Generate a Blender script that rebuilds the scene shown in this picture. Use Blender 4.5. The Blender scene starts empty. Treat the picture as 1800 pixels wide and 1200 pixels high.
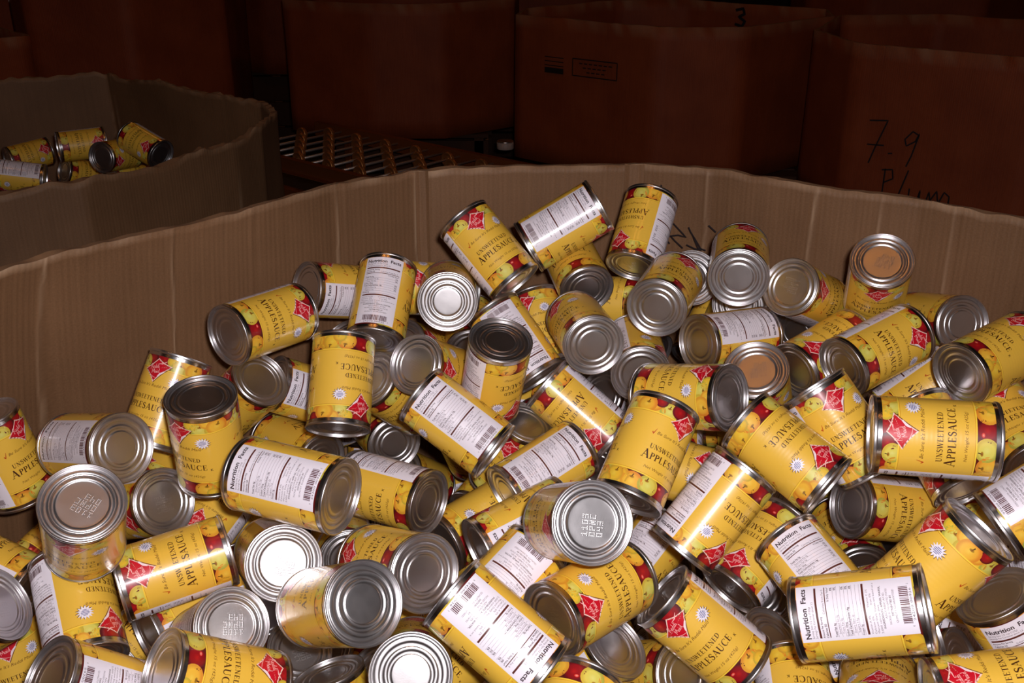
import bpy, bmesh, math, random
from mathutils import Vector, Matrix, noise
random.seed(7)
SC = bpy.context.scene
COL = SC.collection
EYE = 1.70                      # height of the lens above the warehouse floor (m)
PITCH = math.radians(23.4)

# ------------------------------------------------------------------ camera, world, lights
cam_d = bpy.data.cameras.new('camera'); cam_d.lens = 36.0; cam_d.sensor_width = 36.0
cam_d.clip_start = 0.02; cam_d.clip_end = 60
cam = bpy.data.objects.new('camera', cam_d); COL.objects.link(cam)
cam.location = (0, 0, EYE); cam.rotation_euler = (math.pi/2 - PITCH, 0, 0)
SC.camera = cam
SC.view_settings.view_transform = 'Standard'; SC.view_settings.look = 'None'
SC.view_settings.gamma = 1.0; SC.view_settings.use_curve_mapping = False
SC.view_settings.exposure = 0.0

w = bpy.data.worlds.new('world'); SC.world = w; w.use_nodes = True
bg = w.node_tree.nodes['Background']; bg.inputs[0].default_value = (1.0, 0.36, 0.18, 1); bg.inputs[1].default_value = 0.02

FLASH_W = 12.4
fl = bpy.data.lights.new('flash', 'AREA'); fl.shape = 'RECTANGLE'; fl.size = 0.034; fl.size_y = 0.02
fl.energy = FLASH_W; fl.color = (1.0, 0.94, 0.965)
flo = bpy.data.objects.new('camera_flash', fl); COL.objects.link(flo)
flo.location = (0.035, -0.01, EYE + 0.045); flo.rotation_euler = (math.pi/2 - PITCH - 0.03, 0, 0)

def lamp(x, y, z, e, s=0.35):
    l = bpy.data.lights.new('bay_lamp_light', 'AREA'); l.shape = 'DISK'; l.size = s; l.energy = e; l.color = (1.0, 0.33, 0.06)
    o = bpy.data.objects.new('bay_lamp_light', l); COL.objects.link(o); o.location = (x, y, z)
LAMPS = [(0.08, 0.25, 6.3), (-1.05, 0.6, 6.3), (2.6, -1.6, 6.3), (-1.5, 7.5, 6.3), (3.5, 7.5, 6.3), (-3.2, -3.0, 6.3)]
for p in LAMPS: lamp(p[0], p[1], p[2] - 0.02, 6.0 if p[1] < 2 else 9.0)

# ------------------------------------------------------------------ helpers
def lin(c):
    c = c/255.0
    return c/12.92 if c <= 0.04045 else ((c+0.055)/1.055)**2.4
def rgb(r, g, b): return (lin(r), lin(g), lin(b), 1.0)

def link(name, me, mats, parent=None):
    o = bpy.data.objects.new(name, me); COL.objects.link(o)
    for m in (mats if isinstance(mats, (list, tuple)) else [mats]): me.materials.append(m)
    if parent: o.parent = parent
    return o
def empty(name, loc, label=None, cat=None, group=None, parent=None):
    o = bpy.data.objects.new(name, None); COL.objects.link(o); o.location = loc; o.empty_display_size = 0.05
    tag(o, label, cat, group); o.parent = parent
    return o
def tag(o, label=None, cat=None, group=None, kind=None):
    if label: o['label'] = label
    if cat: o['category'] = cat
    if group: o['group'] = group
    if kind: o['kind'] = kind
    return o
def mesh_from(name, verts, faces, smooth=True):
    me = bpy.data.meshes.new(name); me.from_pydata(verts, [], faces)
    if smooth: me.polygons.foreach_set('use_smooth', [True]*len(me.polygons))
    me.update(); return me

def mat(name):
    m = bpy.data.materials.new(name); m.use_nodes = True
    return m, m.node_tree.nodes, m.node_tree.links, m.node_tree.nodes['Principled BSDF']
def simple(name, col, rough=0.6, metal=0.0):
    m, n, l, b = mat(name); b.inputs['Base Color'].default_value = col
    b.inputs['Roughness'].default_value = rough; b.inputs['Metallic'].default_value = metal
    return m

# tin plate
def tin(name, col, rough, blotch=0.10):
    m, n, l, b = mat(name)
    b.inputs['Metallic'].default_value = 1.0
    tc = n.new('ShaderNodeTexCoord'); nz = n.new('ShaderNodeTexNoise'); nz.inputs['Scale'].default_value = 60; nz.inputs['Detail'].default_value = 3
    l.new(tc.outputs['Object'], nz.inputs['Vector'])
    mr = n.new('ShaderNodeMapRange'); mr.inputs[3].default_value = rough - blotch; mr.inputs[4].default_value = rough + blotch
    l.new(nz.outputs['Fac'], mr.inputs[0]); l.new(mr.outputs[0], b.inputs['Roughness'])
    b.inputs['Base Color'].default_value = col
    nz2 = n.new('ShaderNodeTexNoise'); nz2.inputs['Scale'].default_value = 900; nz2.inputs['Detail'].default_value = 2
    l.new(tc.outputs['Object'], nz2.inputs['Vector'])
    bp = n.new('ShaderNodeBump'); bp.inputs['Strength'].default_value = 0.03; bp.inputs['Distance'].default_value = 0.0005
    l.new(nz2.outputs['Fac'], bp.inputs['Height']); l.new(bp.outputs[0], b.inputs['Normal'])
    return m
M_END = tin('tin_end', (0.70, 0.68, 0.69, 1), 0.33, 0.05)
M_BODY = tin('tin_body', (0.66, 0.64, 0.64, 1), 0.24, 0.05)

# printed paper label: colour comes from the printed pieces, faint can beads show through as ripples
def label_material():
    m, n, l, b = mat('printed_label')
    at = n.new('ShaderNodeAttribute'); at.attribute_name = 'Col'
    l.new(at.outputs['Color'], b.inputs['Base Color'])
    b.inputs['Roughness'].default_value = 0.42
    b.inputs['Coat Weight'].default_value = 0.8; b.inputs['Coat Roughness'].default_value = 0.16
    tc = n.new('ShaderNodeTexCoord'); sp = n.new('ShaderNodeSeparateXYZ'); l.new(tc.outputs['Object'], sp.inputs[0])
    mu = n.new('ShaderNodeMath'); mu.operation = 'MULTIPLY'; mu.inputs[1].default_value = 2*math.pi/0.0042; l.new(sp.outputs['Z'], mu.inputs[0])
    si = n.new('ShaderNodeMath'); si.operation = 'SINE'; l.new(mu.outputs[0], si.inputs[0])
    ab = n.new('ShaderNodeMath'); ab.operation = 'ABSOLUTE'; l.new(sp.outputs['Z'], ab.inputs[0])
    lt = n.new('ShaderNodeMath'); lt.operation = 'LESS_THAN'; lt.inputs[1].default_value = 0.024; l.new(ab.outputs[0], lt.inputs[0])
    m2 = n.new('ShaderNodeMath'); m2.operation = 'MULTIPLY'; l.new(si.outputs[0], m2.inputs[0]); l.new(lt.outputs[0], m2.inputs[1])
    nz = n.new('ShaderNodeTexNoise'); nz.inputs['Scale'].default_value = 45; l.new(tc.outputs['Object'], nz.inputs['Vector'])
    ad = n.new('ShaderNodeMath'); ad.operation = 'MULTIPLY_ADD'; l.new(nz.outputs['Fac'], ad.inputs[0]); ad.inputs[1].default_value = 3.0; l.new(m2.outputs[0], ad.inputs[2])
    bp = n.new('ShaderNodeBump'); bp.inputs['Strength'].default_value = 0.35; bp.inputs['Distance'].default_value = 0.00004
    l.new(ad.outputs[0], bp.inputs['Height']); l.new(bp.outputs[0], b.inputs['Normal']); l.new(bp.outputs[0], b.inputs['Coat Normal'])
    return m
M_LABEL = label_material()

# ------------------------------------------------------------------ the can
CR, CH = 0.0380, 0.1130          # radius over the seams, height
RB, RL = 0.0372, 0.03735         # body radius, label radius
def chaikin(P, n=2):
    for _ in range(n):
        Q = [P[0]]
        for a, b in zip(P, P[1:]):
            Q += [(a[0]*.75+b[0]*.25, a[1]*.75+b[1]*.25), (a[0]*.25+b[0]*.75, a[1]*.25+b[1]*.75)]
        Q.append(P[-1]); P = Q
    return P
def lathe(name, prof, seg=96):
    vs, fs = [], []; idx = []
    for r, z in prof:
        if r < 1e-7: idx.append([len(vs)]); vs.append((0, 0, z)); continue
        idx.append(list(range(len(vs), len(vs)+seg)))
        for k in range(seg):
            t = 2*math.pi*k/seg; vs.append((r*math.cos(t), r*math.sin(t), z))
    for A, B in zip(idx, idx[1:]):
        for k in range(seg):
            j = (k+1) % seg
            if len(B) == 1: fs.append((A[k], A[j], B[0]))
            elif len(A) == 1: fs.append((A[0], B[j], B[k]))
            else: fs.append((A[k], A[j], B[j], B[k]))
    return mesh_from(name, vs, fs)
mm = 0.001
def end_profile(face, sgn):
    seam = [(37.2, -3.6), (37.75, -3.3), (38.0, -2.7), (38.0, -0.9), (37.7, -0.15), (37.0, 0), (36.3, -0.2), (36.05, -0.9), (35.8, -3.9), (35.2, -4.3)]
    P = chaikin(seam + face, 2)
    return [(r*mm, sgn*(CH/2 + z*mm)) for r, z in P]
RINGS = [(34.4, -4.3), (33.6, -4.1), (32.8, -3.3), (31.9, -3.05), (29.6, -3.05), (28.8, -3.25), (28.1, -3.75), (27.3, -3.95), (25.6, -3.95), (24.8, -3.75), (24.1, -3.25), (23.4, -3.05),
         (22.2, -3.05), (21.4, -3.25), (20.7, -3.75), (20.0, -3.9), (18.9, -3.9), (18.1, -3.7), (17.4, -3.25), (16.6, -3.1), (9, -3.08), (0, -3.05)]
FLAT = [(34.4, -4.3), (33.6, -4.1), (32.8, -3.3), (31.9, -3.0), (30.2, -3.0), (29.3, -3.25), (28.5, -4.0), (27.7, -4.2), (27.0, -4.05), (26.2, -3.35), (25.4, -3.1), (24.2, -3.1),
        (23.4, -3.4), (22.6, -4.0), (21.8, -4.2), (14, -4.2), (7, -4.2), (0, -4.2)]
ME_BASE = lathe('can_base', end_profile(RINGS, -1))
# flip base normals outward
def recalc(me):
    b = bmesh.new(); b.from_mesh(me); bmesh.ops.recalc_face_normals(b, faces=b.faces); b.to_mesh(me); b.free()
body_prof = [(RB, -CH/2+.0034)] + [(RB, -CH/2 + .0034 + (CH-.0068)*k/24) for k in range(1, 24)] + [(RB, CH/2-.0034)]
ME_BODY = lathe('can_body', body_prof)

def text_pieces(s, size=1.0, bold=0.0, shear=0.0, align='LEFT', extrude=0.0, spacing=1.0):
    cu = bpy.data.curves.new('txt', 'FONT'); cu.body = s; cu.size = size; cu.offset = bold; cu.shear = shear
    cu.align_x = align; cu.resolution_u = 2; cu.extrude = extrude; cu.space_character = spacing
    o = bpy.data.objects.new('txt', cu); COL.objects.link(o)
    dg = bpy.context.evaluated_depsgraph_get(); dg.update()
    me = bpy.data.meshes.new_from_object(o.evaluated_get(dg))
    V = [tuple(v.co) for v in me.vertices]; F = [tuple(p.vertices) for p in me.polygons]
    bpy.data.objects.remove(o); bpy.data.curves.remove(cu); bpy.data.meshes.remove(me)
    return V, F

def make_lid():
    me = lathe('can_lid', end_profile(FLAT, 1))
    vs = [tuple(v.co) for v in me.vertices]; fs = [tuple(p.vertices) for p in me.polygons]
    # stamped code: raised dot-matrix characters
    D = {'0': ['111', '101', '101', '101', '111'], '1': ['010', '110', '010', '010', '111'], '3': ['111', '001', '111', '001', '111'],
         '4': ['101', '101', '111', '001', '001'], 'P': ['111', '101', '111', '100', '100'], 'N': ['101', '111', '111', '111', '101'], 'C': ['111', '100', '100', '100', '111']}
    rows = ['1103', 'OPNC'.replace('O', '0'), '043']
    z0 = CH/2 - 4.2*mm
    for ri, row in enumerate(rows):
        for ci, ch in enumerate(row):
            for yy, line in enumerate(D[ch]):
                for xx, b in enumerate(line):
                    if b == '1':
                        x = (-11.5 + ci*5.2 + xx*1.35)*mm; y = (8.0 - ri*7.0 - yy*1.2)*mm; r = .72*mm
                        k = len(vs); n = 6
                        for q in range(n): vs.append((x + r*math.cos(q*math.pi/3), y + r*math.sin(q*math.pi/3), z0 - .00002))
                        for q in range(n): vs.append((x + r*.55*math.cos(q*math.pi/3), y + r*.55*math.sin(q*math.pi/3), z0 + .00007))
                        vs.append((x, y, z0 + .00011))
                        for q in range(n):
                            j = (q+1) % n
                            fs += [(k+q, k+j, k+n+j, k+n+q), (k+n+q, k+n+j, k+2*n)]
    bpy.data.meshes.remove(me)
    return mesh_from('can_lid', vs, fs)
ME_LID = make_lid()
for me in (ME_BASE, ME_BODY, ME_LID): recalc(me)

# ---- printed label art, laid out flat in millimetres: s runs round the can, t from label foot to label head
LH = 101.0; CIRC = 2*math.pi*RL*1000; DEG = CIRC/360.0
class Art:
    def __init__(s): s.v = []; s.f = []; s.c = []; s.off = 0
    def add(s, pts, faces, col, layer):
        k = len(s.v)
        for i, p in enumerate(pts):
            s.v.append((p[0], p[1], layer + s.off)); s.c.append(col[i] if isinstance(col, list) else col)
        s.f += [tuple(k+i for i in f) for f in faces]
    def rect(s, x0, y0, x1, y1, col, layer, step=3.0):
        n = max(1, int(math.ceil((x1-x0)/step)))
        P = []; F = []
        for i in range(n+1):
            x = x0 + (x1-x0)*i/n; P += [(x, y0), (x, y1)]
        for i in range(n): F.append((2*i, 2*i+2, 2*i+3, 2*i+1))
        s.add(P, F, col, layer)
    def poly(s, pts, col, layer): s.add(pts, [tuple(range(len(pts)))], col, layer)
    def disc(s, x, y, rx, ry, cols, layer, n=22, tilt=0.0, lo=-1, hi=LH):
        # cols: centre, mid, edge ; lit from one side as printed fruit
        P = [(x, y)]; K = [cols[0]]
        for ri, rr in enumerate((.35, .62, .85, 1.0)):
            for k in range(n):
                a = 2*math.pi*k/n
                px, py = x + rx*rr*math.cos(a+tilt), y + ry*rr*math.sin(a+tilt)
                P.append((px, min(max(py, lo), hi)))
                side = .5 + .5*math.cos(a - 0.6)
                base = cols[1] if ri < 2 else cols[2]
                o = cols[3]
                q = (rr**2)*side*.75
                K.append(tuple(base[i]*(1-q) + o[i]*q for i in range(3)) + (1,))
        F = [(0, 1+k, 1+(k+1) % n) for k in range(n)]
        for ri in range(3):
            for k in range(n):
                a = 1+ri*n; b = a+n; j = (k+1) % n
                F.append((a+k, b+k, b+j, a+j))
        s.add(P, F, K, layer)
    def fan(s, x, y, P, col, layer, rings=9):
        n = len(P); V = [(x, y)]
        for r in range(1, rings+1):
            q = r/rings; V += [(x+(p[0]-x)*q, y+(p[1]-y)*q) for p in P]
        F = [(0, 1+k, 1+(k+1) % n) for k in range(n)]
        for r in range(rings-1):
            A_ = 1+r*n; B_ = A_+n
            F += [(A_+k, B_+k, B_+(k+1) % n, A_+(k+1) % n) for k in range(n)]
        s.add(V, F, col, layer)
    def text(s, st, x, y, size, col, layer, **kw):
        wmax = kw.pop('width', None)
        V, F = text_pieces(st, size, **kw)
        if not V: return
        x0 = min(v[0] for v in V); x1 = max(v[0] for v in V)
        sc = wmax/(x1-x0) if wmax else 1.0
        s.add([(x + (v[0]-(x0 if wmax else 0))*sc, y + v[1]) for v in V], F, col, layer)
    def path(s, pts, wd, col, layer):
        # stroke: wd number or list
        n = len(pts); W = wd if isinstance(wd, list) else [wd]*n
        P2, W2 = [], []
        for i in range(n-1):
            k = max(1, int(math.ceil(math.dist(pts[i], pts[i+1])/1.5)))
            for j in range(k):
                t = j/k; P2.append((pts[i][0]*(1-t)+pts[i+1][0]*t, pts[i][1]*(1-t)+pts[i+1][1]*t)); W2.append(W[i]*(1-t)+W[i+1]*t)
        P2.append(pts[-1]); W2.append(W[-1])
        pts, W, n = P2, W2, len(P2)
        L, Rr = [], []
        for i, p in enumerate(pts):
            a = pts[max(i-1, 0)]; b = pts[min(i+1, n-1)]
            dx, dy = b[0]-a[0], b[1]-a[1]; q = math.hypot(dx, dy) or 1
            nx, ny = -dy/q*W[i]/2, dx/q*W[i]/2
            L.append((p[0]+nx, p[1]+ny)); Rr.append((p[0]-nx, p[1]-ny))
        s.add(L+Rr, [(i, i+1, n+i+1, n+i) for i in range(n-1)], col, layer)

TH, TN, SF = .15, .055, .045     # thick, thin and serif weights of the roman capitals
def arc(cx, cy, rx, ry, a0, a1, n=14):
    return [(cx+rx*math.cos(math.radians(a0+(a1-a0)*i/n)), cy+ry*math.sin(math.radians(a0+(a1-a0)*i/n))) for i in range(n+1)]
def wv(pts, cx, rx):            # modulated stroke: thick where the curve runs upright
    return [TN + (TH-TN)*min(1, abs(p[0]-cx)/rx)**1.5 for p in pts]
def serif(x, y, l=.26): return ([(x-l/2, y), (x+l/2, y)], SF)
def glyph(ch):
    S = []; st = lambda x, y0=0, y1=1, w=TH: S.append(([(x, y0), (x, y1)], w))
    if ch == 'A':
        S += [([(.10, 0), (.40, 1)], TN), ([(.37, 1), (.70, 0)], TH), ([(.2, .34), (.6, .34)], TN), serif(.1, .02), serif(.70, .02)]; w = .80
    elif ch == 'P':
        st(.16); a = arc(.22, .74, .32, .24, 90, -90); S += [(a, wv(a, .22, .32)), serif(.16, .02, .32), serif(.12, .98, .22)]; w = .60
    elif ch == 'L':
        st(.16); S += [serif(.16, .98, .3), ([(.1, .025), (.55, .025)], TN), ([(.53, 0), (.56, .24)], TN)]; w = .60
    elif ch == 'E':
        st(.16); S += [([(.05, .975), (.54, .975)], TN), ([(.05, .025), (.56, .025)], TN), ([(.16, .51), (.44, .51)], TN), ([(.53, .98), (.53, .78)], TN), ([(.56, 0), (.57, .24)], TN), ([(.44, .42), (.44, .6)], TN)]; w = .64
    elif ch == 'S':
        a = arc(.29, .74, .20, .23, 30, 200) + arc(.29, .26, .22, .25, 60, -150)[1:]
        S += [(a, [TN+(TH-TN)*(1-abs(i/(len(a)-1)-.5)*1.7 if abs(i/(len(a)-1)-.5)*1.7 < 1 else 0) for i in range(len(a))]), ([(.48, .95), (.48, .72)], TN), ([(.08, .3), (.08, .03)], TN)]; w = .56
    elif ch == 'U':
        st(.14, .3); S.append(([(.62, .3), (.62, 1)], TN)); a = arc(.38, .3, .24, .29, 180, 360); S += [(a, [TH-(TH-TN)*i/14 for i in range(15)]), serif(.14, .98, .3), serif(.62, .98, .24)]; w = .78
    elif ch == 'C':
        a = arc(.42, .5, .34, .49, 50, 310, 20); S += [(a, [TN + (TH-TN)*max(0, -math.cos(math.radians(50+260*i/20)))**1.2 for i in range(21)]), ([(.66, .98), (.66, .72)], TN), ([(.67, .02), (.67, .22)], TN)]; w = .74
    elif ch == 'N':
        S += [([(.13, 0), (.13, 1)], TN), ([(.12, 1), (.66, 0)], TH), ([(.66, 0), (.66, 1)], TN), serif(.13, .02), serif(.1, .98, .22), serif(.66, .98)]; w = .80
    elif ch == 'W':
        S += [([(.08, 1), (.32, 0)], TH), ([(.32, 0), (.54, .98)], TN), ([(.5, 1), (.76, 0)], TH), ([(.76, 0), (.98, .98)], TN), serif(.1, .98, .24), serif(.5, .98, .2), serif(.98, .98, .2)]; w = 1.06
    elif ch == 'T':
        st(.33); S += [([(.02, .975), (.64, .975)], TN), ([(.03, 1), (.02, .76)], TN), ([(.63, 1), (.64, .76)], TN), serif(.33, .02, .3)]; w = .68
    elif ch == 'D':
        st(.16); a = arc(.26, .5, .40, .475, 90, -90, 18); S += [(a, wv(a, .26, .4)), ([(.04, .975), (.28, .975)], TN), ([(.04, .025), (.28, .025)], TN)]; w = .74
    else: w = .4
    return S, w
def roman(art, word, x0, x1, y, h, col, layer, first=None):
    tot = 0; items = []
    for i, ch in enumerate(word):
        S, wd = glyph(ch); hh = first if (first and i == 0) else h
        items.append((S, wd, hh, tot)); tot += wd*hh*1.0 + .10*h
    k = (x1-x0)/tot
    for S, wd, hh, o in items:
        yy = y - (hh-h)*.25
        for pts, wt in S:
            ww = [q*hh*1.15 for q in wt] if isinstance(wt, list) else wt*hh*1.15
            art.path([(x0 + (o + p[0]*hh)*k, yy + p[1]*hh) for p in pts], ww, col, layer)

YEL = rgb(242, 194, 70); YEL2 = rgb(255, 214, 70); BRN = rgb(74, 34, 10); DRED = rgb(92, 14, 12)
RED = rgb(208, 10, 38); WHT = rgb(244, 238, 248); INK = rgb(60, 24, 26); BLUE = rgb(70, 80, 150)
G_YEL = [rgb(244, 208, 74), rgb(240, 198, 56), rgb(204, 182, 60), rgb(226, 140, 36)]
G_GRN = [rgb(228, 222, 120), rgb(222, 212, 96), rgb(180, 178, 70), rgb(236, 190, 60)]
G_ORG = [rgb(248, 206, 78), rgb(244, 190, 60), rgb(226, 160, 48), rgb(230, 124, 40)]
G_RED = [rgb(186, 26, 26), rgb(156, 14, 24), rgb(108, 10, 24), rgb(54, 10, 16)]
NAP = [0]
def apple(a, x, y, r, g, layer, stem=(0, .25), lo=-1, hi=LH):
    NAP[0] = (NAP[0] + 1) % 24; layer = 1 + NAP[0]*.13
    a.disc(x, y, r, r*.92, g, layer, lo=lo, hi=hi)
    if stem:
        sx, sy = x+stem[0]*r, y+stem[1]*r
        if lo+1 < sy < hi-1:
            a.disc(sx, sy, r*.22, r*.12, [rgb(130, 80, 24), rgb(160, 108, 34), rgb(190, 150, 40), rgb(190, 150, 40)], layer+.05, n=10, lo=lo, hi=hi)
            a.path([(sx, sy), (sx+r*.08, sy+r*.30)], r*.09, rgb(70, 36, 14), layer+.09)
def front(a, c):                 # c = centre of the lettering (mm)
    a.off = 0; hw = 141.5/2*DEG; x0 = c-hw+6.0; x1 = c+hw+6.0
    # head band of fruit
    for (dx, y, r, g, s) in [(-31, 99, 7, G_RED, None), (8, 98, 12, G_RED, None), (-9, 96, 9, G_RED, None), (-46, 93, 11.5, G_ORG, (.1, .2)), (-33, 88, 9.5, G_YEL, (.2, .4)), (-20, 91, 10.5, G_GRN, (-.1, .35)),
                             (20, 98, 8, G_YEL, None), (28, 92, 10.5, G_GRN, (.05, .3)), (43, 90, 10.5, G_YEL, (-.2, .3)), (36, 100, 8, G_ORG, None), (54, 95, 10, G_ORG, None)]:
        apple(a, c+dx, y, r, g, 1.4 if g is not G_RED else 1.0, s, lo=86.2)
    # foot band of fruit
    for (dx, y, r, g, s) in [(7, 8.0, 11.6, G_RED, None), (-56, 9, 10, G_GRN, None), (-44, 7.5, 11.5, G_YEL, (.1, .35)), (-29, 5.0, 12, G_ORG, (-.1, .4)), (-11.5, 8, 11.6, G_GRN, (-.25, .35)),
                             (25, 6.0, 12, G_ORG, (.1, .4)), (42, 8.0, 11, G_YEL, (.2, .35)), (33, 1, 8, G_YEL, None)]:
        apple(a, c+dx, y, r, g, 1.4 if g is not G_RED else 1.2, s, lo=0, hi=17.0)
    a.disc(c+3, 11.5, 2.4, 1.6, [rgb(255, 190, 180), rgb(240, 120, 100), rgb(214, 26, 22), rgb(214, 26, 22)], 2.7, n=10)
    a.off = 2.2
    a.rect(x0, 85.2, x1, 86.6, YEL2, 3.0, 1.5); a.rect(x0, 16.6, x1, 18.0, YEL2, 3.0, 1.5)
    a.rect(x0, 84.8, x1, 85.2, rgb(204, 140, 20), 3.1, 1.5); a.rect(x0, 18.0, x1, 18.4, rgb(204, 140, 20), 3.1, 1.5)
    # red diamond emblem with white keyline, script and slash
    cx, cy = c+2, 85.0
    def dia(k):
        V = [(17.3, 5.9), (0.5, -16), (-16.4, -2.3), (-1.2, 12.2)]; O = []
        for i in range(4):
            p, q = V[i], V[(i+1) % 4]
            for j in range(5):
                t = j/5; bx = (p[0]*(1-t)+q[0]*t); by = (p[1]*(1-t)+q[1]*t)
                sq = 1 - .10*math.sin(math.pi*t)
                O.append((cx+bx*sq*k, cy+by*sq*k))
        return O
    def fan(P, col, layer): a.fan(cx, cy, P, col, layer)
    fan([(x+.7, y-.7) for x, y in dia(1.04)], rgb(120, 70, 20), 3.4)
    fan(dia(1.05), rgb(255, 214, 200), 3.8); fan(dia(.93), RED, 4.2)
    ca, sa = math.cos(math.radians(14)), math.sin(math.radians(14))
    def rt(x, y): return (cx + x*ca - y*sa, cy + x*sa + y*ca)
    W = rgb(255, 190, 186)
    def scr(strokes, ox, oy, k, wd=.55):
        for s_ in strokes: a.path([rt(ox+x*k, oy+y*k) for x, y in s_], wd, W, 4.8)
    Rr = [[(0, 0), (.6, 3), (1, 5)], [(.2, 4.4), (1.6, 5.4), (2.6, 4.4), (1.6, 3), (.9, 2.6), (2, 1.4), (3, 0)]]
    Ee = [[(3, 1.2), (4.2, 1.6), (4.2, 2.4), (3.4, 2.2), (3.2, .8), (4, 0), (4.8, .4)]]
    Dd = lambda o: [[(o+1.6, 2), (o+.6, 2), (o+.2, .8), (o+.8, 0), (o+1.6, .8), (o+2.1, 4.6)], [(o+1.6, .6), (o+2.3, 0)]]
    Ii = lambda o: [[(o, 2), (o+.1, 0), (o+.6, .1)], [(o+.1, 3), (o+.3, 3.4)]]
    Mm = [[(0, 0), (.8, 4.6), (1.8, 1), (3.2, 4.8), (3.6, 0)]]
    Aa = lambda o: [[(o+1.4, 2), (o+.4, 2), (o, .8), (o+.6, 0), (o+1.4, 1), (o+1.5, 2), (o+1.6, 0)]]
    scr(Rr+Ee+Dd(4.8)+Dd(7.2)+Ii(9.9), -8.6, .8, 1.15)
    scr(Mm+Aa(4.1)+Ii(6.3)+Dd(7.1), -6.4, -5.2, 1.1)
    a.path([rt(2.5, 6.0), rt(7, 5.6), rt(12.5, 8.2)], [.5, 1.3, .4], W, 4.8)
    a.path([rt(-8.5, -6.2), rt(-4, -9.8), rt(0, -11.5)], [.3, .6, .3], W, 4.8)
    a.path([rt(1.5, -10.0), rt(4.5, -7.0), rt(9.8, -4.2)], [1.2, 2.4, 1.6], rgb(255, 232, 236), 4.8)
    # white burst
    bx, by = c+44*DEG, 73.0
    def star(k, ox=0, oy=0):
        return [(bx+ox+(8.4 if i % 2 == 0 else 5.2)*k*math.cos(math.pi*i/14+.1), by+oy+(7.6 if i % 2 == 0 else 4.8)*k*math.sin(math.pi*i/14+.1)) for i in range(28)]
    def sfan(P, col, layer): a.fan(bx, by, P, col, layer, 5)
    sfan(star(1.06, .5, -.4), rgb(120, 84, 40), 3.0); sfan(star(1), rgb(246, 240, 252), 3.4)
    for i, wd in enumerate((4.2, 7.4, 7.8, 7.0, 4.0)):
        yy = by+3.0-i*1.45
        a.path([(bx-wd/2, yy-.25), (bx+wd/2, yy+.25)], .62, BLUE, 4)
    # check mark, sentence, name, weight
    a.path([(c-43.5*DEG, 64.6), (c-41.5*DEG, 62.3), (c-38.0*DEG, 69.0)], [1.0, 1.1, .35], rgb(190, 50, 10), 3)
    a.text("Be Sure It's Reddi Maid", c-35.5*DEG, 63.2, 5.0, rgb(110, 66, 20), 3, shear=.25, width=77*DEG)
    roman(a, 'UNSWEETENED', c-38.5*DEG, c+37*DEG, 46.6, 5.2, BRN, 3)
    roman(a, 'APPLESAUCE', c-46.5*DEG, c+47*DEG, 35.2, 7.2, BRN, 3, first=9.8)
    a.text('K', c+50.5*DEG, 33.5, 4.2, BRN, 3, bold=.08)
    a.text("Net Weight 15 oz (425g)", c-36*DEG, 24.6, 4.3, rgb(120, 74, 22), 3, width=76*DEG, shear=.2)
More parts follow.
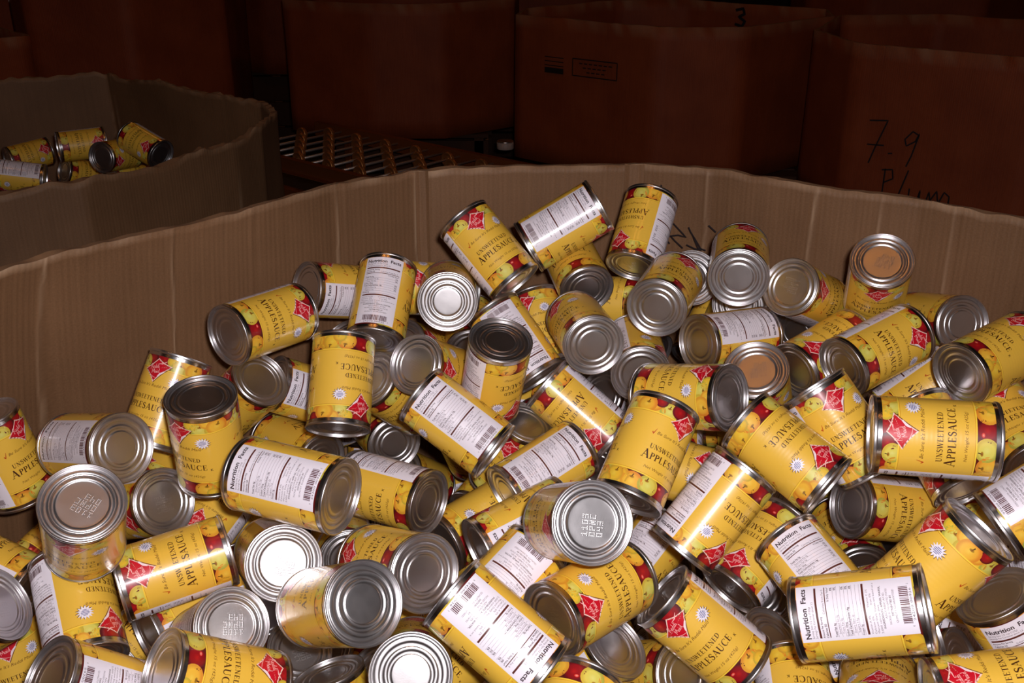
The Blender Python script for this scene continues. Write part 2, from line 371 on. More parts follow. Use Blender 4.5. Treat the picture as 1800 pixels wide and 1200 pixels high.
def facts(a):
    x0, x1 = -38.5*DEG, 38.5*DEG
    a.rect(x0, 1.6, x1, LH-.6, WHT, 6)
    L = x0+3.0; Rr = x1-3.0; Wd = Rr-L
    a.text('Nutrition  Facts', L, 92.3, 6.3, rgb(48, 26, 34), 7, bold=.16, width=Wd)
    T = rgb(104, 84, 96)
    tl = lambda s, y, x=L, wid=None, size=2.5, c=T, b=0.0, **k: a.text(s, x, y, size, c, 7, bold=b, **({'width': wid} if wid else {}), **k)
    tl('Serving Size 1/2 cup (122g)', 89.3, wid=27); tl('Servings Per Container about 3.5', 86.5, wid=31)
    bar = rgb(92, 40, 32)
    a.rect(L, 83.0, Rr, 84.8, bar, 7)
    D2 = rgb(70, 44, 52)
    tl('Amount Per Serving', 80.2, wid=18, c=D2, b=.04); tl('Calories 50', 77.0, wid=12, size=2.8, c=D2, b=.05); tl('Calories from Fat 0', 77.0, x=L+20, wid=22)
    a.rect(L, 75.2, Rr, 76.0, bar, 7)
    tl('% Daily Value*', 72.4, x=Rr-14, wid=14, c=D2, b=.03)
    for i, (s, wid, bo, pc) in enumerate([('Total Fat 0g', 12, .06, '0%'), ('  Saturated Fat 0g', 16, 0, '0%'), ('  Trans Fat 0g', 13, 0, ''), ('Sodium 10mg', 12, .04, '0%'),
                                  ('Total Carbohydrate 14g', 24, .06, '5%'), ('  Dietary Fiber 2g', 15, 0, '6%'), ('  Sugars 11g', 12, 0, ''), ('Protein 0g', 9, .04, '')]):
        y = 69.2-i*3.25
        tl(s.strip(), y, x=L+(2.5 if s[0] == ' ' else 0), wid=wid, c=D2 if bo else T, b=bo)
        if pc: tl(pc, y, x=Rr-4, wid=3.2, c=D2, b=.06, size=2.6)
        a.rect(L, y-.85, Rr, y-.62, rgb(150, 130, 146), 7)
    a.rect(L, 42.2, Rr, 44.0, bar, 7)
    for i, (s, wid, xo) in enumerate([('Vitamin A 0%        Vitamin C 2%', 38, 0), ('Calcium 0%          Iron 0%', 34, 0), ('*Percent Daily Values are based on a', 44, 0), ('2,000 calorie diet.', 24, 0),
                                      ('INGREDIENTS: APPLES, WATER,', 36, 4), ('ASCORBIC ACID.', 22, 12), ('PACKED IN THE UNITED STATES', 30, 7), ('DISTRIBUTED BY', 17, 14), ('QUALITY GUARANTEED', 28, 8)]):
        tl(s, 39.2-i*2.75, x=L+xo, wid=wid, size=2.3, c=D2 if i in (4, 7) else T, b=.04 if i in (4, 7) else 0)
    rnd = random.Random(3); x = -15.5; bw = [.33, .66, .99, 1.2]
    k = 0
    while x < 15.5:
        q = rnd.choice(bw[:3]); 
        if k % 2 == 0: a.rect(x, 5.6, min(x+q, 15.5), 13.2, rgb(88, 44, 52), 7)
        x += q*.95 if k % 2 == 0 else rnd.choice(bw[:2]); k += 1
    a.text('24200 00926', -13.5, 3.0, 2.6, rgb(60, 50, 60), 7, width=27); a.text('0', -18.5, 4.6, 2.4, rgb(60, 50, 60), 7); a.text('2', 17, 4.6, 2.4, rgb(60, 50, 60), 7)
def label_mesh(name='can_label', dent=None):
    a = Art()
    # ground: yellow field, dark red bands behind the fruit
    seg = 120
    for i in range(seg):
        s0, s1 = i*CIRC/seg, (i+1)*CIRC/seg
        for (t0, t1, col) in ((0, 17, DRED), (17, 34, YEL), (34, 51, YEL), (51, 68, YEL), (68, 86, YEL), (86, LH, DRED)):
            a.add([(s0, t0), (s1, t0), (s1, t1), (s0, t1)], [(0, 1, 2, 3)], col, 0)
    front(a, 101.5*DEG); front(a, 243.0*DEG); facts(a)
    vs = []
    for s_, t_, ly in a.v:
        th = s_/DEG*math.pi/180; r = RL + ly*0.00004
        vs.append((r*math.cos(th), r*math.sin(th), -CH/2 + .0072 + t_*mm*.974))
    me = bpy.data.meshes.new(name); me.from_pydata(vs, [], a.f)
    ca_ = me.color_attributes.new('Col', 'FLOAT_COLOR', 'POINT')
    ca_.data.foreach_set('color', [q for c in a.c for q in c])
    # outward normals everywhere
    b = bmesh.new(); b.from_mesh(me); b.normal_update()
    fl_ = [f for f in b.faces if f.normal.dot(Vector((f.calc_center_median().x, f.calc_center_median().y, 0))) < 0]
    bmesh.ops.reverse_faces(b, faces=fl_); b.to_mesh(me); b.free()
    # exact cylinder normals so that the paper shades as one smooth sheet
    me.polygons.foreach_set('use_smooth', [True]*len(me.polygons))
    me.normals_split_custom_set_from_vertices([Vector((v.co.x, v.co.y, 0)).normalized() for v in me.vertices])
    me.update()
    return me
ME_LABEL = label_mesh()

proto = None
def make_can(pos, X, Y, Z, label, group, name='food_can'):
    """the first call builds the can, later calls copy it and each of its parts"""
    global proto
    if proto is None:
        r = bpy.data.objects.new(name, None); COL.objects.link(r); r.empty_display_size = .05
        link('can_body', ME_BODY, M_BODY, r); link('can_lid', ME_LID, M_END, r); link('can_base', ME_BASE, M_END, r); link('paper_label', ME_LABEL, M_LABEL, r)
        proto = r
    else:
        r = proto.copy(); COL.objects.link(r); r.name = name
        for ch in list(proto.children):
            c = ch.copy(); COL.objects.link(c); c.parent = r
    r.matrix_world = Matrix(((X[0], Y[0], Z[0], pos[0]), (X[1], Y[1], Z[1], pos[1]), (X[2], Y[2], Z[2], pos[2]+EYE), (0, 0, 0, 1)))
    tag(r, label, 'food can', group)
    return r

# ------------------------------------------------------------------ cardboard
def cardboard(name, col, col2, flute=0.0075):
    m, n, l, b = mat(name)
    uv = n.new('ShaderNodeUVMap'); uv.uv_map = 'UVMap'
    sp = n.new('ShaderNodeSeparateXYZ'); l.new(uv.outputs[0], sp.inputs[0])
    # long vertical streaks of the liner
    mp = n.new('ShaderNodeMapping'); mp.inputs['Scale'].default_value = (160, 6.0, 1); l.new(uv.outputs[0], mp.inputs[0])
    n1 = n.new('ShaderNodeTexNoise'); n1.inputs['Scale'].default_value = 1.0; n1.inputs['Detail'].default_value = 4; l.new(mp.outputs[0], n1.inputs['Vector'])
    n2 = n.new('ShaderNodeTexNoise'); n2.inputs['Scale'].default_value = 5.0; n2.inputs['Detail'].default_value = 6; l.new(uv.outputs[0], n2.inputs['Vector'])
    n3 = n.new('ShaderNodeTexNoise'); n3.inputs['Scale'].default_value = 420; n3.inputs['Detail'].default_value = 2; l.new(uv.outputs[0], n3.inputs['Vector'])
    a1 = n.new('ShaderNodeMath'); a1.operation = 'MULTIPLY_ADD'; a1.inputs[1].default_value = .20; l.new(n1.outputs['Fac'], a1.inputs[0])
    a0 = n.new('ShaderNodeMath'); a0.operation = 'MULTIPLY'; a0.inputs[1].default_value = .50; l.new(n2.outputs['Fac'], a0.inputs[0]); l.new(a0.outputs[0], a1.inputs[2])
    a2 = n.new('ShaderNodeMath'); a2.operation = 'MULTIPLY_ADD'; a2.inputs[1].default_value = .30; l.new(n3.outputs['Fac'], a2.inputs[0]); l.new(a1.outputs[0], a2.inputs[2])
    cr = n.new('ShaderNodeValToRGB'); cr.color_ramp.elements[0].position = .32; cr.color_ramp.elements[0].color = col2
    cr.color_ramp.elements[1].position = .68; cr.color_ramp.elements[1].color = col
    l.new(a2.outputs[0], cr.inputs[0])
    wr = n.new('ShaderNodeAttribute'); wr.attribute_name = 'ridge_light_wear'
    mx = n.new('ShaderNodeMix'); mx.data_type = 'RGBA'; l.new(wr.outputs['Fac'], mx.inputs[0]); l.new(cr.outputs[0], mx.inputs[6]); mx.inputs[7].default_value = rgb(196, 164, 132)  # paler tone paints in light caught on crease ridges, plus rim wear
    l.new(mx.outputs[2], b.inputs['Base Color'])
    b.inputs['Roughness'].default_value = .62; b.inputs['Specular IOR Level'].default_value = .35
    mu = n.new('ShaderNodeMath'); mu.operation = 'MULTIPLY'; mu.inputs[1].default_value = 2*math.pi/flute; l.new(sp.outputs['X'], mu.inputs[0])
    si = n.new('ShaderNodeMath'); si.operation = 'SINE'; l.new(mu.outputs[0], si.inputs[0])
    ad = n.new('ShaderNodeMath'); ad.operation = 'MULTIPLY_ADD'; ad.inputs[1].default_value = 5.0; l.new(n1.outputs['Fac'], ad.inputs[0]); l.new(si.outputs[0], ad.inputs[2])
    bp = n.new('ShaderNodeBump'); bp.inputs['Strength'].default_value = .3; bp.inputs['Distance'].default_value = .0003
    l.new(ad.outputs[0], bp.inputs['Height']); l.new(bp.outputs[0], b.inputs['Normal'])
    return m
M_CB = cardboard('cardboard', rgb(140, 103, 72), rgb(108, 77, 51))
M_CBR = cardboard('cardboard_red_brown', rgb(172, 84, 44), rgb(134, 58, 28))
M_EDGE = simple('cardboard_torn_edge', rgb(142, 106, 74), .85)
M_INK = simple('marker_ink', rgb(34, 26, 30), .5)
M_STAMP = simple('printed_stamp_ink', rgb(36, 20, 14), .7)

def resample(P, step, closed=True):
    out = []; n = len(P)
    for i in range(n if closed else n-1):
        a, b = P[i], P[(i+1) % n]; d = math.dist(a, b); k = max(1, int(round(d/step)))
        for j in range(k): out.append((a[0]+(b[0]-a[0])*j/k, a[1]+(b[1]-a[1])*j/k))
    if not closed: out.append(P[-1])
    return out
def ring_wall(poly, z0, z1, th, creases=(), step=.012, rag=.003, bulge=.006, seed=0, zrim=None, rows=26, flare=None):
    """thin corrugated wall following poly; returns verts, faces, uvs, and face material index (1 = torn top edge)"""
    P = resample(poly, step); n = len(P)
    cx = sum(p[0] for p in P)/n; cy = sum(p[1] for p in P)/n
    s = [0.0]
    for i in range(1, n+1): s.append(s[-1] + math.dist(P[i-1], P[i % n]))
    vs, fs, uv, mi = [], [], [], []; ridge_light_wear = []
    nor = []
    for i in range(n):
        a, b = P[i-1], P[(i+1) % n]; dx, dy = b[0]-a[0], b[1]-a[1]; q = math.hypot(dx, dy) or 1
        nx, ny = -dy/q, dx/q
        if (P[i][0]-cx)*nx + (P[i][1]-cy)*ny < 0: nx, ny = -nx, -ny
        nor.append((nx, ny))
    CS = [s[min(range(n), key=lambda q: math.dist(P[q], c))] for c in creases]
    for side in (0, 1):
        for i in range(n):
            mine = [(k, s[i]-c) for k, c in enumerate(CS) if abs(s[i]-c) < .05]
            top = z1 + (zrim(P[i][0], P[i][1]) if zrim else 0) + rag*noise.noise(Vector((s[i]*30, seed, side*.4))) + rag*1.6*noise.noise(Vector((s[i]*5, seed+3, 0)))
            for r in range(rows+1):
                f = (r/rows)**.85; z = z0 + (top-z0)*f
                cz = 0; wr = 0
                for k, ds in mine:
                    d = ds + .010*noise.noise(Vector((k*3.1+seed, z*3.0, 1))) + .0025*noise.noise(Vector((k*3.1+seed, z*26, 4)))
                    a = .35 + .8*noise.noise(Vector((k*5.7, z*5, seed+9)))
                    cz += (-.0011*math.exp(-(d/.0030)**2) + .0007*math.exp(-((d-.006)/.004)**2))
                    wr = max(wr, a*math.exp(-(d/.0017)**2))  # light along the crease ridge, put into the colour
                o = bulge*noise.noise(Vector((P[i][0]*2.4+seed, P[i][1]*2.4, z*2.2))) + .0006*noise.noise(Vector((P[i][0]*14+seed, P[i][1]*14, z*5))) + cz
                if r == rows: o += .0015*noise.noise(Vector((s[i]*60, seed, 5)))
                o += th*side + (flare(P[i][0], P[i][1])*(1-((z-z0)/(z1-z0)))**.8 if flare and z < z1 else 0)
                vs.append((P[i][0]+nor[i][0]*o, P[i][1]+nor[i][1]*o, z)); uv.append((s[i], z)); ridge_light_wear.append(max(wr, (.25+.5*noise.noise(Vector((s[i]*22, z*30, 2))))*max(0, 1-(top-z)/.004)))
    R = rows+1; N = n*R
    for side in (0, 1):
        for i in range(n):
            j = (i+1) % n
            for r in range(rows):
                q = [side*N+i*R+r, side*N+j*R+r, side*N+j*R+r+1, side*N+i*R+r+1]
                if side: q.reverse()
                fs.append(tuple(q)); mi.append(0)
    for i in range(n):
        j = (i+1) % n
        fs.append((i*R+rows, j*R+rows, N+j*R+rows, N+i*R+rows)); mi.append(1)
        fs.append((i*R, N+i*R, N+j*R, j*R)); mi.append(0)
    return vs, fs, uv, mi, s, n, N, ridge_light_wear
def wall_mesh(name, data, mats, parent):
    vs, fs, uv, mi, s, n, N, ridge_light_wear = data
    me = bpy.data.meshes.new(name); me.from_pydata(vs, [], fs)
    ul = me.uv_layers.new(name='UVMap'); L = s[-1]
    wa = me.attributes.new('ridge_light_wear', 'FLOAT', 'POINT'); wa.data.foreach_set('value', [max(0, min(1, q)) for q in ridge_light_wear])
    for p in me.polygons:
        us = [uv[me.loops[li].vertex_index] for li in p.loop_indices]
        wrap = max(u[0] for u in us) - min(u[0] for u in us) > L/2
        for li, u in zip(p.loop_indices, us):
            ul.data[li].uv = (u[0] + (L if wrap and u[0] < L/2 else 0), u[1])
    me.polygons.foreach_set('material_index', mi); me.polygons.foreach_set('use_smooth', [m == 0 for m in mi])
    recalc(me)
    return link(name, me, mats, parent)
def floor_pad(name, poly, z, th, m, parent):
    n = len(poly); cx = sum(p[0] for p in poly)/n; cy = sum(p[1] for p in poly)/n
    vs = [(p[0], p[1], z) for p in poly] + [(p[0], p[1], z-th) for p in poly]
    fs = [tuple(range(n)), tuple(reversed(range(n, 2*n)))] + [(i, n+i, n+(i+1) % n, (i+1) % n) for i in range(n)]
    me = mesh_from(name, vs, fs, False)
    ul = me.uv_layers.new(name='UVMap')
    for lp in me.loops: ul.data[lp.index].uv = vs[lp.vertex_index][:2]
    recalc(me)
    return link(name, me, m, parent)
def strokes_on_wall(name, strokes, p0, p1, parent, m, wd=.0028, off=.0035, outward=False):
    """marker strokes: points given as (distance along the wall line p0->p1, height); laid just proud of it"""
    dx, dy = p1[0]-p0[0], p1[1]-p0[1]; q = math.hypot(dx, dy); dx, dy = dx/q, dy/q
    nx, ny = dy, -dx
    if (nx*p0[0] + ny*p0[1] > 0) != outward: nx, ny = -nx, -ny
    A = Art()
    for st in strokes:
        pts = []
        for a, b in zip(st, st[1:]):
            k = max(1, int(math.dist(a, b)/.006))
            pts += [(a[0]+(b[0]-a[0])*i/k, a[1]+(b[1]-a[1])*i/k) for i in range(k)]
        pts.append(st[-1]); A.path(pts, wd, (0, 0, 0, 1), 0)
    vs = [(p0[0]+dx*u+nx*off, p0[1]+dy*u+ny*off, z) for u, z, _ in A.v]
    return link(name, mesh_from(name, vs, A.f, False), m, parent)

# conversion used for measured points: lens-relative -> world height
BED = EYE - 1.03                 # top of the roller bed
def bin_(name, label, poly, zrim, zbot, m, creases=(), th=.011, seed=0, group=None, rag=.003, bulge=.006, rimf=None, step=.012, rows=26, pad=True, flare=None):
    cx = sum(p[0] for p in poly)/len(poly); cy = sum(p[1] for p in poly)/len(poly)
    r = empty(name, (cx, cy, zbot), label, 'cardboard bin', group)
    loc = lambda ps: [(p[0]-cx, p[1]-cy) for p in ps]
    d = ring_wall(loc(poly), .004, zrim-zbot, th, [(c[0]-cx, c[1]-cy) for c in creases], seed=seed, rag=rag, bulge=bulge, zrim=(lambda x, y: rimf(x+cx, y+cy)) if rimf else None, step=step, rows=rows, flare=flare)
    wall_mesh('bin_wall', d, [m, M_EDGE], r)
    if pad: floor_pad('bin_floor', loc(poly), .012, .010, m, r)
    return r, cx, cy

RIM = [(-.567,1.072),(-.538,1.123),(-.429,1.238),(-.352,1.337),(-.259,1.447),(-.143,1.531),(.024,1.560),(.191,1.579),(.311,1.531),(.444,1.447),(.564,1.371),(.661,1.276),(.75,1.17),(.80,1.0),(.78,.6),(.62,.36),(.3,.33),(-.3,.33),(-.58,.38),(-.72,.6),(-.72,.82),(-.655,.93)]
main_bin, bcx, bcy = bin_('cardboard_bin', 'large open many-sided cardboard bin heaped with yellow cans, the one closest to the lens', RIM, EYE-.38, BED, M_CB,
    creases=[(-.538,1.123),(-.43,1.237),(-.352,1.337),(-.259,1.447),(-.143,1.531),(-.132,1.533),(.184,1.578),(.198,1.577),(.30,1.535),(.444,1.447),(.52,1.40),(.60,1.34)], seed=1, rag=.0035, bulge=.007, step=.0032, rows=44, flare=lambda x, y: .02 + .13*min(1, max(0, (-.30-x)/.25)))
def on_rear(u, z): return (u, z - BED)
# pen scrawl on the rear panel
p0, p1 = (.191-bcx, 1.579-bcy), (.444-bcx, 1.447-bcy)
SCR = [[(0.0495, 0.6241), (0.0566, 0.5996), (0.0688, 0.5691), (0.0955, 0.5461), (0.0824, 0.5479), (0.0677, 0.5439), (0.0653, 0.536), (0.0694, 0.5319)], [(0.0695, 0.5451), (0.0775, 0.5378), (0.0912, 0.5277)], [(0.098, 0.563), (0.1022, 0.5554), (0.1217, 0.5295), (0.1106, 0.5297), (0.0964, 0.5341)], [(0.1064, 0.5495), (0.115, 0.5322), (0.1281, 0.5296)], [(0.1294, 0.5702), (0.1419, 0.561)], [(0.0444, 0.6162), (0.0516, 0.5898), (0.0622, 0.571)]]
strokes_on_wall('pen_scrawl', SCR, p0, p1, main_bin, M_INK, wd=.0022, off=.010)
M_TAPE = cardboard('paper_tape', rgb(204, 160, 118), rgb(166, 120, 80))
def seam_strip(a, b, off, th=.003, lo=.0, hi=EYE-.38-BED-.004):
    vs = []; rows = 30
    dx, dy = b[0]-a[0], b[1]-a[1]; q = math.hypot(dx, dy); nx, ny = dy/q, -dx/q
    if nx*(a[0]-bcx) + ny*(a[1]-bcy) > 0: nx, ny = -nx, -ny
    for r in range(rows+1):
        z = lo + (hi-lo)*r/rows
        for c in range(5):
            f = c/4; w_ = .0015*noise.noise(Vector((c, z*12, off*90)))
            o = off + (th if 0 < c < 4 else 0)
            vs.append((a[0]-bcx+dx*f+dx/q*w_+nx*o, a[1]-bcy+dy*f+dy/q*w_+ny*o, z+.004))
    fs = [(r*5+c, r*5+c+1, (r+1)*5+c+1, (r+1)*5+c) for r in range(rows) for c in range(4)]
    me = mesh_from('seam_flap', vs, fs, False); ul = me.uv_layers.new(name='UVMap')
    for lp in me.loops: ul.data[lp.index].uv = (vs[lp.vertex_index][0], vs[lp.vertex_index][2])
    link('seam_flap', me, M_CB, main_bin)
seam_strip((.176, 1.577), (.206, 1.571), .001); seam_strip((-.148, 1.528), (-.128, 1.533), .001)

NB = [(-1.80,3.02),(-1.264,3.265),(-.844,2.909),(-.675,2.761),(-.615,2.64),(-.600,2.42),(-.633,2.292),(-.83,1.934),(-.949,1.851),(-1.30,1.66),(-1.85,1.75),(-2.10,2.10),(-2.08,2.70)]
nb, ncx, ncy = bin_('cardboard_bin', 'half-filled tan cardboard bin with ragged rim beside the heaped bin, yellow cans inside', NB, EYE-.50, BED, M_CB,
    creases=[(-1.264,3.265),(-1.245,3.25),(-.80,2.875),(-.633,2.292),(-.83,1.934),(-1.05,1.80)], seed=5, rag=.009, bulge=.014, th=.014, step=.008, rows=30)

def refl(P, c): return P + [(2*c[0]-p[0], 2*c[1]-p[1]) for p in P]
kw = dict(step=.04, rows=10, th=.012, bulge=.006, rag=.0025)
F1 = refl([(.026,4.82),(.16,4.70),(.60,4.33),(.95,4.33),(1.42,4.75)], (.75,4.93))
b1, c1x, c1y = bin_('cardboard_bin', 'dim empty cardboard bin bearing two small printed stamps, behind the conveyor end', F1, EYE-.48, BED-.10, M_CBR, seed=11, **kw)
F2 = refl([(-1.15,5.43),(-.706,5.22),(-.346,5.22),(.0,5.52)], (-.56,5.80))
b2, _, _ = bin_('cardboard_bin', 'dim reddish cardboard bin standing across the far rail of the skate wheel conveyor', F2, EYE-.47, BED-.10, M_CBR, seed=12, **kw)
F3 = refl([(1.216,4.234),(1.257,3.83),(1.75,3.42),(2.2,3.46)], (1.84,4.12))
b3, c3x, c3y = bin_('cardboard_bin', 'dim cardboard bin with handwritten number and word on its side', F3, EYE-.48, BED-.10, M_CBR, seed=13, **kw)
F4 = refl([(-2.35,5.05),(-2.2,4.86),(-1.75,4.86),(-1.42,5.25)], (-1.92,5.5))
bin_('cardboard_bin', 'near-black cardboard bin behind the half-filled bin', F4, EYE-.30, BED-.10, M_CBR, seed=14, **kw)
F5 = refl([(-3.75,5.6),(-3.4,5.3),(-2.95,5.3),(-2.5,5.7)], (-3.1,5.95))
bin_('cardboard_bin', 'tall dark cardboard bin beyond the small far bin of cans', F5, EYE-.22, BED-.10, M_CBR, seed=15, **kw)
F6 = refl([(-2.55,4.10),(-2.14,3.98),(-1.93,4.22)], (-2.55,4.50))
b6, _, _ = bin_('cardboard_bin', 'low dim cardboard bin just past the half-filled one, its rim barely catching light', F6, EYE-.50, BED-.10, M_CBR, seed=16, **kw)
F7 = refl([(-.55,7.4),(-.2,7.1),(.5,7.1),(.9,7.5)], (.17,7.7))
bin_('cardboard_bin', 'very dark cardboard bin in the last row behind the stamped bin', F7, EYE-.30, BED-.10, M_CBR, seed=17, **kw)
F8 = refl([(1.75,6.35),(2.0,6.0),(2.6,5.9),(3.1,6.3)], (2.45,6.6))
bin_('cardboard_bin', 'very dark cardboard bin behind the handwritten bin', F8, EYE-.30, BED-.10, M_CBR, seed=18, **kw)
F9 = refl([(-2.1,7.6),(-1.7,7.3),(-1.1,7.3),(-.75,7.6)], (-1.4,7.9))
bin_('cardboard_bin', 'very dark cardboard bin in the last row behind the reddish bin', F9, EYE-.24, BED-.10, M_CBR, seed=19, **kw)

# stamps on the stamped bin: two lines + solid bar, and a framed box of print
def wall_pts(a, b, cx, cy): return (a[0]-cx, a[1]-cy), (b[0]-cx, b[1]-cy)
a_, b_ = wall_pts((.16,4.70), (.60,4.33), c1x, c1y)
HT = EYE-.48-BED+.10
S = []
for k in range(3): S.append([(.0, HT-.165-.018*k), (.105, HT-.165-.018*k)])
strokes_on_wall('stamp_lines', S, a_, b_, b1, M_STAMP, wd=.004, off=.022, outward=True)
strokes_on_wall('stamp_bar', [[(.0, HT-.222), (.105, HT-.222)]], a_, b_, b1, M_STAMP, wd=.024, off=.022, outward=True)
S = [[(.155, HT-.160), (.39, HT-.160), (.39, HT-.232), (.155, HT-.232), (.155, HT-.160)]]
for k in range(3):
    x = .19+.02*k
    while x < .35-.02*k: S.append([(x, HT-.178-.018*k), (x+.018, HT-.178-.018*k)]); x += .026
strokes_on_wall('framed_stamp', S, a_, b_, b1, M_STAMP, wd=.005, off=.022, outward=True)
# figure 3 inside the stamped bin's far wall
q0, q1 = wall_pts((2*.75-.60, 2*4.93-4.33), (2*.75-.16, 2*4.93-4.70), c1x, c1y)
T3 = [[(.30, HT-.03), (.34, HT-.02), (.35, HT-.045), (.32, HT-.06), (.355, HT-.08), (.34, HT-.105), (.30, HT-.095)]]
strokes_on_wall('written_three', T3, q0, q1, b1, M_INK, wd=.014, off=.03)
# "7-9 Plum" in marker
a_, b_ = wall_pts((1.257,3.83), (1.75,3.42), c3x, c3y)
def hand(strokes, ox, oz, k): return [[(ox+x*k, oz+y*k) for x, y in s] for s in strokes]
HW = hand([[(0, 1.0), (.5, 1.05), (.25, .3), (.12, -.15)], [(.02, .35), (.48, .38)], [(.62, .18), (.74, .20)],
           [(1.35, .78), (1.2, .85), (1.02, .62), (1.08, .45), (1.3, .6), (1.38, .82), (1.25, .2), (1.15, -.1)]], .085, HT-.40, .135)
HW += hand([[(.1, .95), (.1, 0)], [(.0, .9), (.3, .95), (.35, .7), (.1, .55)], [(.75, 1.0), (.5, 0)], [(.85, .5), (.85, .15), (1.0, .05), (1.1, .2), (1.15, .5), (1.15, .1)],
            [(1.3, 0), (1.4, .5), (1.45, .25), (1.6, .55), (1.68, .2), (1.8, .55), (1.95, .45), (1.95, 0)]], .155, HT-.555, .13)
strokes_on_wall('handwriting', HW, a_, b_, b3, M_INK, wd=.0055, off=.022, outward=True)

# ------------------------------------------------------------------ skate wheel conveyor
M_RAIL = simple('rusty_rail_paint', rgb(150, 84, 40), .5, .3)
M_WHEEL = simple('worn_zinc_wheel', rgb(216, 150, 90), .42, .75)
M_ROD = simple('axle_steel', rgb(225, 215, 210), .45, .8)
def box_mesh(name, x0, y0, z0, x1, y1, z1, bev=.0015):
    b = bmesh.new(); bmesh.ops.create_cube(b, size=1)
    for v in b.verts: v.co = ((x0+x1)/2 + v.co.x*(x1-x0), (y0+y1)/2 + v.co.y*(y1-y0), (z0+z1)/2 + v.co.z*(z1-z0))
    if bev: bmesh.ops.bevel(b, geom=b.edges[:], offset=bev, segments=2, affect='EDGES')
    me = bpy.data.meshes.new(name); b.to_mesh(me); b.free(); return me
def channel(name, L, y, out):
    """C-section rail along x"""
    t = .003; prof = [(0, -.055), (.03*out, -.055), (.03*out, -.055+t), (t*out, -.055+t), (t*out, .012-t), (.03*out, .012-t), (.03*out, .012), (0, .012)]
    vs = [(x, y+p[0], p[1]) for x in (0, L) for p in prof]; n = len(prof)
    fs = [(i, (i+1) % n, n+(i+1) % n, n+i) for i in range(n)] + [tuple(range(n)), tuple(reversed(range(n, 2*n)))]
    me = mesh_from(name, vs, fs, False); recalc(me); return me
def conveyor(loc, ang, L, Wd, label, first_axle, last_axle, wheels=True):
    r = empty('skate_wheel_conveyor', loc, label, 'conveyor'); r.rotation_euler = (0, 0, ang)
    link('side_rail', channel('side_rail', L, 0, -1), M_RAIL, r); link('side_rail', channel('side_rail', L, Wd, 1), M_RAIL, r)
    for k, x in enumerate((.25, L-.25)):
        for y in (-.01, Wd+.01):
            link('support_leg', box_mesh('support_leg', x-.02, y-.02, -BED+.035+.002, x+.02, y+.02, -.055), M_RAIL, r)
    link('cross_brace', box_mesh('cross_brace', .23, 0, -.30, .27, Wd, -.26), M_RAIL, r); link('lower_beam', box_mesh('lower_beam', 0, -.02, -.17, L, .02, -.13), M_RAIL, r)
    rod = lathe('axle', [(0, 0), (.006, 0), (.006, Wd), (0, Wd)], 10); recalc(rod)
    wh = lathe('skate_wheel', chaikin([(.0045, -.009), (.012, -.009), (.014, -.006), (.020, -.006), (.030, -.010), (.034, -.008), (.034, .008), (.030, .010), (.020, .006), (.014, .006), (.012, .009), (.0045, .009)], 1), 28); recalc(wh)
    k = first_axle; i = 0
    while k < last_axle:
        o = link('axle', rod if i == 0 else rod.copy(), [] if i else M_ROD, r) if i == 0 else None
        if o is None:
            o = bpy.data.objects.new('axle', rod); COL.objects.link(o); o.parent = r
        o.location = (k, 0, -.012); o.rotation_euler = (-math.pi/2, 0, 0)
        y = .06 + (.085 if i % 2 else 0)
        while y < Wd-.03:
            if i == 0 and y < .08: q = link('skate_wheel', wh, M_WHEEL, r)
            else: q = bpy.data.objects.new('skate_wheel', wh); COL.objects.link(q); q.parent = r
            q.location = (k, y, -.012); q.rotation_euler = (-math.pi/2, 0, 0)
            y += .17
        k += .10; i += 1
    return r
ang = math.atan2(-.65, .76)
conveyor((-1.358, 4.737, BED-.013), ang, 2.65, .56, 'dim rusty skate wheel conveyor between the half-filled bin and the far bins', .10, 2.30)
# wooden pallets carry the bins, low roller stands carry the pallets
M_WOOD = simple('pallet_wood', rgb(76, 44, 26), .8)
def plinth(x0, y0, x1, y1, top, label):
    r = empty('pallet_stand', ((x0+x1)/2, (y0+y1)/2, 0), label, 'stand')
    w_, d_ = (x1-x0)/2, (y1-y0)/2
    n = 7
    for k in range(n):
        a = -d_ + 2*d_*k/n
        link('deck_board', box_mesh('deck_board', -w_, a, top-.02, w_, a+2*d_/n-.02, top), M_WOOD, r)
    for x in (-w_+.05, 0, w_-.05): link('stringer', box_mesh('stringer', x-.025, -d_, top-.11, x+.025, d_, top-.021), M_WOOD, r)
    for nm, q in (('side_board', (-w_, -d_, w_, -d_+.02)), ('side_board', (-w_, d_-.02, w_, d_))):
        for k in range(3): link(nm, box_mesh(nm, q[0], q[1], .01+k*.18, q[2], q[3], .175+k*.18), M_WOOD, r)
    for x in (-w_+.05, w_-.05):
        for y in (-d_+.06, d_-.06): link('support_leg', box_mesh('support_leg', x-.03, y-.03, 0.001, x+.03, y+.03, top-.111), M_RAIL, r)
plinth(-.74, .34, .82, 1.58, BED-.001, 'wooden stand under the heaped bin')
plinth(-2.1, 1.7, -.62, 3.24, BED-.001, 'wooden stand under the half-filled bin')
STANDS = [(F1, 'wooden stand under the stamped bin'), (F2, 'wooden stand under the reddish bin'), (F3, 'wooden stand under the handwritten bin'), (F4, 'wooden stand under the near-black bin'),
          (F5, 'wooden stand under the tall dark bin'), (F6, 'wooden stand under the low dim bin'), (F7, 'wooden stand under the last-row bin behind the stamps'), (F8, 'wooden stand under the last-row bin behind the handwriting'), (F9, 'wooden stand under the last-row bin behind the reddish bin')]
for P, lb in STANDS:
    xs = [p[0] for p in P]; ys = [p[1] for p in P]
    cx_, cy_ = (min(xs)+max(xs))/2, (min(ys)+max(ys))/2; hx, hy = (max(xs)-min(xs))*.37, (max(ys)-min(ys))*.40
    plinth(cx_-hx, cy_-hy, cx_+hx, cy_+hy, BED-.101, lb)
